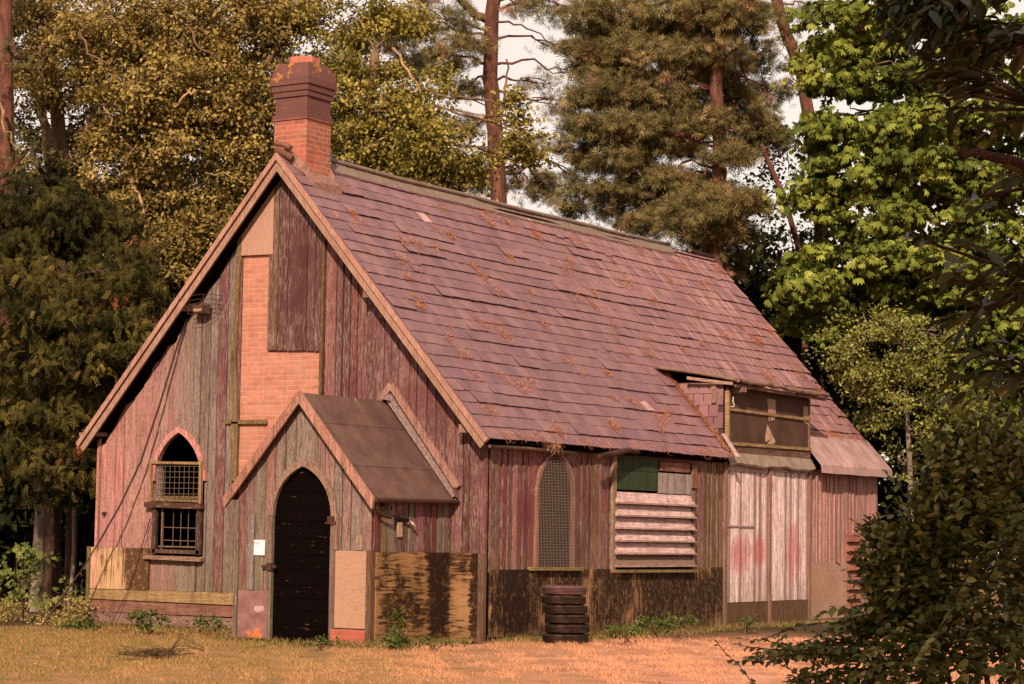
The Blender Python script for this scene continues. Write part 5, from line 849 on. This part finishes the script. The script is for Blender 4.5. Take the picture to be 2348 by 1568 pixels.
# fallen twig pile
tp_ = np.array((*[float(v) for v in (-.95, -6.15)], .0)); e = empty('brushwood', tp_, 'flat heap of dead twigs lying on the dry lawn at lower left', 'brushwood'); f = MB()
for i in range(150):
    a = tp_+rng.normal(size=3)*np.array((.16, .16, .02))+np.array((0, 0, .045)); d = np.array((rng.normal()*.22+.10, rng.normal()*.16+.03, abs(rng.normal())*.03)); f.tube([a, a+d*.5+rng.normal(size=3)*.015, a+d], [.0035, .0028, .0015], 4, (.1, .06, .04))
for i in range(5): a = tp_+np.array((.18, .10, .06)); f.tube(wob([a, a+np.array((.18, .10, .10+.03*i)), a+np.array((.42, .24, .02+.01*i))], .01, 3), [.006, .005, .005, .004, .004, .003, .002], 4)
f.build('twigs', bark('dark_twig', (.10, .06, .035), (.05, .03, .02), 12), e); foliage('dead_leaves', [(tp_+np.array((0, 0, .05)), (.32, .25, .05), 1.)], 'oak', .035, [(.07, .055, .02), (.15, .09, .04)], M_leaf, e, per=50, cs=.12)
# ------------------------------------------------------------------ grass, litter
def strew(name, n, fn, lo_, hi_, cols, label, cat, lying=False):
    u_ = rng.random(n); v_ = rng.random(n); P = fn(u_, v_); P[:, 2] = gz(P[:, 0], P[:, 1])
    up = np.tile([0, 0, 1.], (n, 1)); side = unit(np.stack([rng.normal(size=n), rng.normal(size=n), np.zeros(n)], 1)); L_ = rng.uniform(lo_, hi_, n)
    if lying: A = unit(side+up*rng.uniform(-.1, .5, (n, 1))); N_ = unit(up+rng.normal(size=(n, 3))*.3); P[:, 2] += .012
    else: A = unit(up+side*rng.uniform(.1, .9, (n, 1))); N_ = unit(np.cross(A, side)+rng.normal(size=(n, 3))*.3)
    C = cols(P); C = np.concatenate([C*(.7+.6*rng.random((n, 1))), np.ones((n, 1))], 1); V, F, Cc = scatter(P, A, N_, L_, C, 'blade' if not lying else 'oak'); return tag(fastmesh(name, V, F, Cc, M_leaf), label, cat, kind='stuff')
TP['blade'] = multi([kite(1, .09, .4, droop=.25)])
def front(u_, v_):
    px = u_*2460-60; d = 23+v_**.8*13; base = CAM[None]+0; q = np.array([0., 0, 0]); P = np.zeros((len(u_), 3)); F2 = CF.copy(); F2[2] = 0; 
    P[:] = CAM+d[:, None]*(F2+0*CR)+(d*(px-1173.5)/FPX)[:, None]*CR; return P
def outside(P): return ~((P[:, 0] < .02) & (P[:, 0] > -W) & (P[:, 1] > -.02)) & ~((P[:, 0] < PRr) & (P[:, 0] > PL) & (P[:, 1] > PY))
def front2(u_, v_):
    P = front(u_, v_); x, y = P[:, 0], P[:, 1]; nf = np.sin(x*1.9+np.sin(y*1.3)*1.5)*np.cos(y*2.3+np.sin(x*1.1))+.6*np.sin(x*5.1+y*3.3+np.sin(y*4))+.5*np.cos(x*9+y*7); uu = x*.852+y*.523; m = ~outside(P) | (nf+rng.normal(size=len(x))*.5 < np.clip((uu+1)*.18, -1.6, .35)); P[m, 1] -= 40; return P
def gcols(P):
    uu = P[:, 0]*.852+P[:, 1]*.523; n_ = np.sin(P[:, 0]*1.3)*np.cos(P[:, 1]*1.1)+.5*np.sin(P[:, 0]*3.1+P[:, 1]*2); g = np.clip((1.2-uu+n_)/5, 0, 1)
    near = np.exp(-np.abs(np.where(P[:, 1] > 0, P[:, 0]-.2, P[:, 1]+.5*0+2*(P[:, 0] < -.6)))*1.6)*.6; g = np.clip(g+near*(rng.random(len(P)) < .7), 0, 1)[:, None]
    dry = np.array((.60, .29, .17)); gr = np.array((.13, .125, .03)); st_ = np.array((.36, .20, .085)); mm = (rng.random((len(P), 1)) < .5); return np.where(mm, dry*(1-g)+st_*g, dry*(1-g)+gr*g)
strew('grass', 190000, front2, .02, .075, gcols, 'short dry grass of the lawn in front of the chapel', 'grass')
def wallstrip(u_, v_):
    n = len(u_); P = np.zeros((n, 3)); m = rng.random(n); off = .05+.5*v_**1.6
    s = m < .55; P[s, 0] = off[s]; P[s, 1] = u_[s]*14; t_ = (m >= .55) & (m < .72); P[t_, 0] = -W+u_[t_]*4.3; P[t_, 1] = -off[t_]; r_ = (m >= .72) & (m < .86); P[r_, 0] = PRr+.1+off[r_]*.8; P[r_, 1] = PY-.3+u_[r_]*2.1; q_ = m >= .86; P[q_, 0] = -3.3+u_[q_]*3.2; P[q_, 1] = PY-.08-off[q_]*.6; return P
strew('long_grass', 9000, wallstrip, .05, .14, lambda P: np.where(rng.random((len(P), 1)) < .5, np.array((.09, .09, .022)), np.array((.26, .16, .07))), 'longer green and straw coloured grass along the foot of the walls', 'grass')
def litterpts(u_, v_):
    P = front2(u_, v_); n = len(u_); m = rng.random(n) < .35; P[m, 0] = -W+rng.random(m.sum())*4.5; P[m, 1] = -.15-rng.random(m.sum())**1.5*1.2; return P
strew('fallen_leaves', 9000, litterpts, .015, .05, lambda P: np.array([(.50, .20, .09), (.24, .09, .05), (.5, .27, .14), (.09, .04, .025)])[rng.integers(0, 4, len(P))], 'dead leaves scattered over the lawn', 'leaf litter', lying=True)
for i, (px, py, ln, an, lb) in enumerate(((250, 1478, .5, .3, 'thin dead twig on the lawn left of the brushwood heap'), (560, 1500, .42, 1.2, 'dead twig on the lawn in front of the porch left side'), (1020, 1520, .55, .1, 'dead stick on the lawn below the blackened plywood'), (1480, 1500, .4, .6, 'short stick on the bare earth right of the tyres'), (90, 1530, .45, .9, 'dead twig at the lower left of the lawn'))):
    d_ = 1.6*FPX/(py-1223); g0 = at(px, py, d_); g0[2] = float(gz(g0[0], g0[1]))+.012; e = empty('fallen_twig', g0, lb, 'twig', 'twigs on the lawn'); v_ = np.array((math.cos(an), math.sin(an), .02))*ln
    f = MB(); f.tube(wob([g0, g0+v_*.5, g0+v_], .012, 3), [.008, .007, .007, .006, .005, .004, .003], 5); f.tube([g0+v_*.5, g0+v_*.7+np.array((.06, .07, .03))], [.004, .002], 5); f.build('stick', BK_oak, e)
# moss and needle litter caught on the slates
cl = []; 
for i in range(120): cl.append((rng.uniform(-.1, 14.2), rng.uniform(.15, SLEN-.3), rng.uniform(.03, .10), int(rng.integers(20, 190))))
for i in range(26): t_ = i/25; cl.append((7.40-.0*t_, .15+1.8*t_, .035, 90))
for i in range(30): cl.append((rng.uniform(11, 14.2), .74, .05, 40)); cl.append((rng.uniform(0, 7.4), .03, .06, 30))
P = []; 
for y_, s__, r_, n_ in cl:
    if 7.5 < y_ < 11 and s__ < 2.3: continue
    if y_ > 11 and s__ < .7: continue
    for q in range(n_): yy, ss = y_+rng.normal()*r_*1.2, s__+rng.normal()*r_; P.append((*rp(yy, ss, .045+abs(rng.normal())*.012+sag(yy, ss)),))
P = np.array(P); n = len(P); Nr = np.array(rp(0, 0, 1))-np.array(rp(0, 0, 0)); A = unit(np.cross(rng.normal(size=(n, 3)), Nr)+Nr*rng.uniform(-.1, .4, (n, 1))); C = np.array([(.44, .17, .08), (.30, .12, .06), (.55, .25, .13), (.17, .08, .04)])[rng.integers(0, 4, n)]
V, F, Cc = scatter(P, A, unit(rng.normal(size=(n, 3))*.5+Nr), rng.uniform(.04, .09, n), np.concatenate([C, np.ones((n, 1))], 1), 'blade')
tag(fastmesh('roof_litter', V, F, Cc, M_leaf), 'orange brown moss and needle litter caught on the slates', 'leaf litter', kind='stuff')
# ------------------------------------------------------------------ foreground shrub and overhanging laurel
def leafy_shoots(name, shoots, leaf, gap, pal, mat, tpl, parent, spread=.55):
    "leaves set alternately along each shoot"
    P = []; A = []; Nn = []; C = []; S_ = []; pal = np.array(pal)
    for pts in shoots:
        pts = np.array(pts); seg = np.linalg.norm(np.diff(pts, axis=0), axis=1); tot = seg.sum(); t_ = tot*.05; sg = 1; side0 = unit(rng.normal(size=(1, 3)))[0]; tone = rng.random()
        while t_ < tot:
            q = t_; i = 0
            while i < len(seg)-1 and q > seg[i]: q -= seg[i]; i += 1
            d = (pts[i+1]-pts[i])/seg[i]; p_ = pts[i]+d*q; sd = np.cross(d, (0, 0, 1))+side0*.35; sd /= np.linalg.norm(sd)
            P.append(p_); A.append(d*.55+sd*sg*(.9)+rng.normal(size=3)*.25+np.array((0, 0, -.15))); Nn.append(np.array((0, 0, 1))+rng.normal(size=3)*.55); S_.append(leaf*rng.uniform(.6, 1.2)*(1-.35*t_/tot))
            c = pal[min(len(pal)-1, int((tone*.5+rng.random()*.5)*len(pal)))]; C.append((*(c*rng.uniform(.75, 1.25)), 1)); sg = -sg; t_ += gap*rng.uniform(.7, 1.3)
        P.append(pts[-1]); A.append(pts[-1]-pts[-2]); Nn.append((0, 0, 1)); S_.append(leaf*.6); C.append(C[-1])
    V, F, Cc = scatter(np.array(P), np.array(A), unit(np.array(Nn, float)), np.array(S_), np.array(C), tpl); return fastmesh(name, V, F, Cc, mat, parent)
def shoots_between(roots, tips, n, bend, down=0.):
    out = []
    for _ in range(n):
        a = roots[rng.integers(len(roots))]; b, spr = tips[rng.integers(len(tips))]; b = b+rng.normal(size=3)*spr; s = a+(b-a)*rng.uniform(.1, .6); L_ = np.linalg.norm(b-s); m = (s+b)/2+rng.normal(size=3)*bend*L_+np.array((0, 0, .12*L_)); t_ = np.linspace(0, 1, 7)[:, None]; out.append((1-t_)**2*s+2*t_*(1-t_)*m+t_**2*(b+np.array((0, 0, -down*L_))))
    return out
SH = [(.060, .068, .014), (.10, .105, .024), (.15, .15, .038), (.23, .20, .075)]
DS = 10.0
root = np.array(at(2330, 1223, DS)); root[2] = 0
e = empty('leafy_shrub', root, 'dark leafy shrub filling the lower right corner close to the camera', 'shrub')
tips = []; 
for (px, py, sp, dd_) in ((1720, 1500, 14, -.2), (1790, 1490, 22, 0), (1880, 1500, 30, 0), (1960, 1430, 26, .1), (1990, 1280, 22, .1), (2000, 1220, 18, .2), (2060, 1330, 35, .1), (2080, 1190, 30, .2), (2120, 1100, 35, .2), (2150, 1030, 35, .3), (2200, 980, 30, .3), (2260, 960, 40, .2), (2330, 1000, 50, .2), (2100, 1450, 45, 0), (2150, 1260, 50, .1), (2250, 1120, 55, .1), (2330, 1180, 60, 0), (2230, 1350, 60, 0), (2330, 1380, 60, 0), (2000, 1540, 40, -.1), (2120, 1560, 50, -.1), (2250, 1520, 60, -.1), (2350, 1540, 60, -.2), (1880, 1570, 30, -.1), (2450, 1100, 90, .1), (2480, 1350, 90, 0), (2500, 1560, 90, 0), (1800, 1580, 22, -.1), (2050, 1250, 30, .15), (2000, 1340, 20, .1)):
    tips.append((at(px, py, DS+dd_), sp*DS/FPX))
roots = [root+np.array((rng.normal()*.08, rng.normal()*.08, .05)) for _ in range(5)]+[at(2330, 1500, DS+.3), at(2250, 1400, DS+.3), at(2300, 1250, DS+.4), at(2150, 1480, DS+.2), at(2050, 1530, DS+.1)]
sh = []
for (b, sp) in tips:
    for _ in range(9 if at(1930, 1223, 10).dot(CR) > b.dot(CR) else 28):
        bb_ = b+rng.normal(size=3)*sp; a = roots[rng.integers(5, 10)]; s = a+(bb_-a)*rng.uniform(.35, .75); L_ = np.linalg.norm(bb_-s)+1e-3; m = (s+bb_)/2+rng.normal(size=3)*.1*L_; t_ = np.linspace(0, 1, 6)[:, None]; sh.append((1-t_)**2*s+2*t_*(1-t_)*m+t_**2*bb_)
f = MB()
for r_ in roots[5:]: f.tube(wob([root+rng.normal(size=3)*np.array((.04, .04, 0)), (root+r_)/2+np.array((0, 0, .1)), r_], .015, 3), list(np.linspace(.02, .01, 7)), 6)
for q in sh[::2]: f.tube(q, list(np.linspace(.004, .0012, len(q))), 4)
f.build('stems', bark('shrub_stem', (.12, .07, .04), (.05, .03, .02), 20), e); leafy_shoots('foliage', sh, .064, .022, SH, M_gloss, 'ovate', e)
# the long single sprig reaching over the lawn
sh2 = [np.array([at(*p) for p in ((1760, 1600, 9.7), (1720, 1560, 9.7), (1690, 1520, 9.7), (1665, 1500, 9.7), (1648, 1478, 9.7))]), np.array([at(*p) for p in ((1900, 1600, 9.7), (1820, 1540, 9.7), (1775, 1515, 9.7), (1755, 1495, 9.7))])]
f = MB(); [f.tube(q, .002, 4) for q in sh2]; f.build('sprig', BK_oak, e); leafy_shoots('sprig_leaves', sh2, .06, .03, SH[:3], M_gloss, 'ovate', e)
# laurel tree: trunk out of frame to the right, upper crown added to shade the shrub
LP = [(.020, .026, .008), (.036, .044, .012), (.07, .07, .022)]
DL = 8.6; tb = np.array(at(2620, 1223, DL-1.5)); tb[2] = 0
e = empty('laurel_tree', tb, 'long leaved dark laurel hanging into the upper right corner, very close', 'tree')
tops = [tb+np.array((0, 0, 2.0)), tb+np.array((-.1, .05, 3.2)), tb+np.array((-.3, .0, 4.6)), tb+np.array((-.5, -.3, 5.8))]
f = MB(); f.tube(wob([tb-np.array((0, 0, .1))]+tops, .04, 3), list(np.linspace(.12, .07, 13)), 9); 
anchors = []
for (px, py, dp) in ((2420, 60, DL), (2400, 250, DL), (2420, 420, DL), (2420, 650, DL), (2430, 860, DL), (2380, -80, DL), (2300, -120, DL)):
    a = at(px, py, dp); anchors.append(a); f.tube(wob([tops[1] if py > 300 else tops[2], (a+tops[1])/2+np.array((0, 0, .25)), a], .02, 3), list(np.linspace(.035, .015, 7)), 6)
f.build('trunk', BK_oak, e)
lt = []; lra = []
for (px, py, sp, n_) in ((2020, 30, 22, 13), (2080, 60, 26, 14), (2150, 60, 40, 18), (2230, 70, 50, 21), (2300, 90, 50, 21), (2150, 190, 28, 6), (2200, 150, 40, 8), (2280, 180, 50, 9), (2220, 280, 30, 3), (2180, 230, 22, 3), (2300, 380, 40, 3), (2320, 620, 40, 6), (2200, 470, 26, 2), (2240, 800, 50, 8), (2300, 720, 45, 8), (2140, 640, 26, 3), (2080, 520, 18, 2), (2190, 700, 35, 5), (2320, 880, 40, 7), (2250, 560, 35, 3), (2200, 870, 35, 4)):
    b = at(px, py, DL+rng.normal()*.15)
    for _ in range(n_):
        bb_ = b+rng.normal(size=3)*sp*DL/FPX; a = anchors[int(np.argmin([np.linalg.norm(bb_-q) for q in anchors]))]; s = a+(bb_-a)*rng.uniform(.45, .8); L_ = np.linalg.norm(bb_-s)+.001; m = (s+bb_)/2+np.array((0, 0, .1*L_))+rng.normal(size=3)*.08*L_; lra.append(a); t_ = np.linspace(0, 1, 6)[:, None]; lt.append((1-t_)**2*s+2*t_*(1-t_)*m+t_**2*bb_)
f = MB(); [f.tube([a]+list(q), list(np.linspace(.008, .002, 7)), 5) for q, a in list(zip(lt, lra))[::3]]; f.build('twigs', BK_yew, e)
leafy_shoots('foliage', lt, .135, .045, LP, M_gloss, 'laurel', e)
f = MB(); pp_ = wob([at(2196, 345, DL-.2), at(2260, 352, DL-.2), at(2330, 372, DL-.1), at(2420, 410, DL), tops[1]], .006, 4); f.tube(pp_, list(np.linspace(.014, .030, len(pp_))), 9); f.build('broken_limb', bark('broken_limb_bark', (.11, .055, .035), (.04, .02, .015), 30), e)
# unseen upper crown above the camera, added to keep sun off the shrub
cc = CAM+np.array((.2, .6, 0)); shade_blobs = []
for _ in range(26):
    q = rng.normal(size=3)*np.array((2.0, 2.3, 1.0))+np.array((16.4, -24.8, 6.6)); shade_blobs.append((q, (.9, .9, .7), 1.))
foliage('crown', shade_blobs, 'laurel', .3, LP, M_gloss, e, per=45, cs=.6, shell=.2, dens=.8)
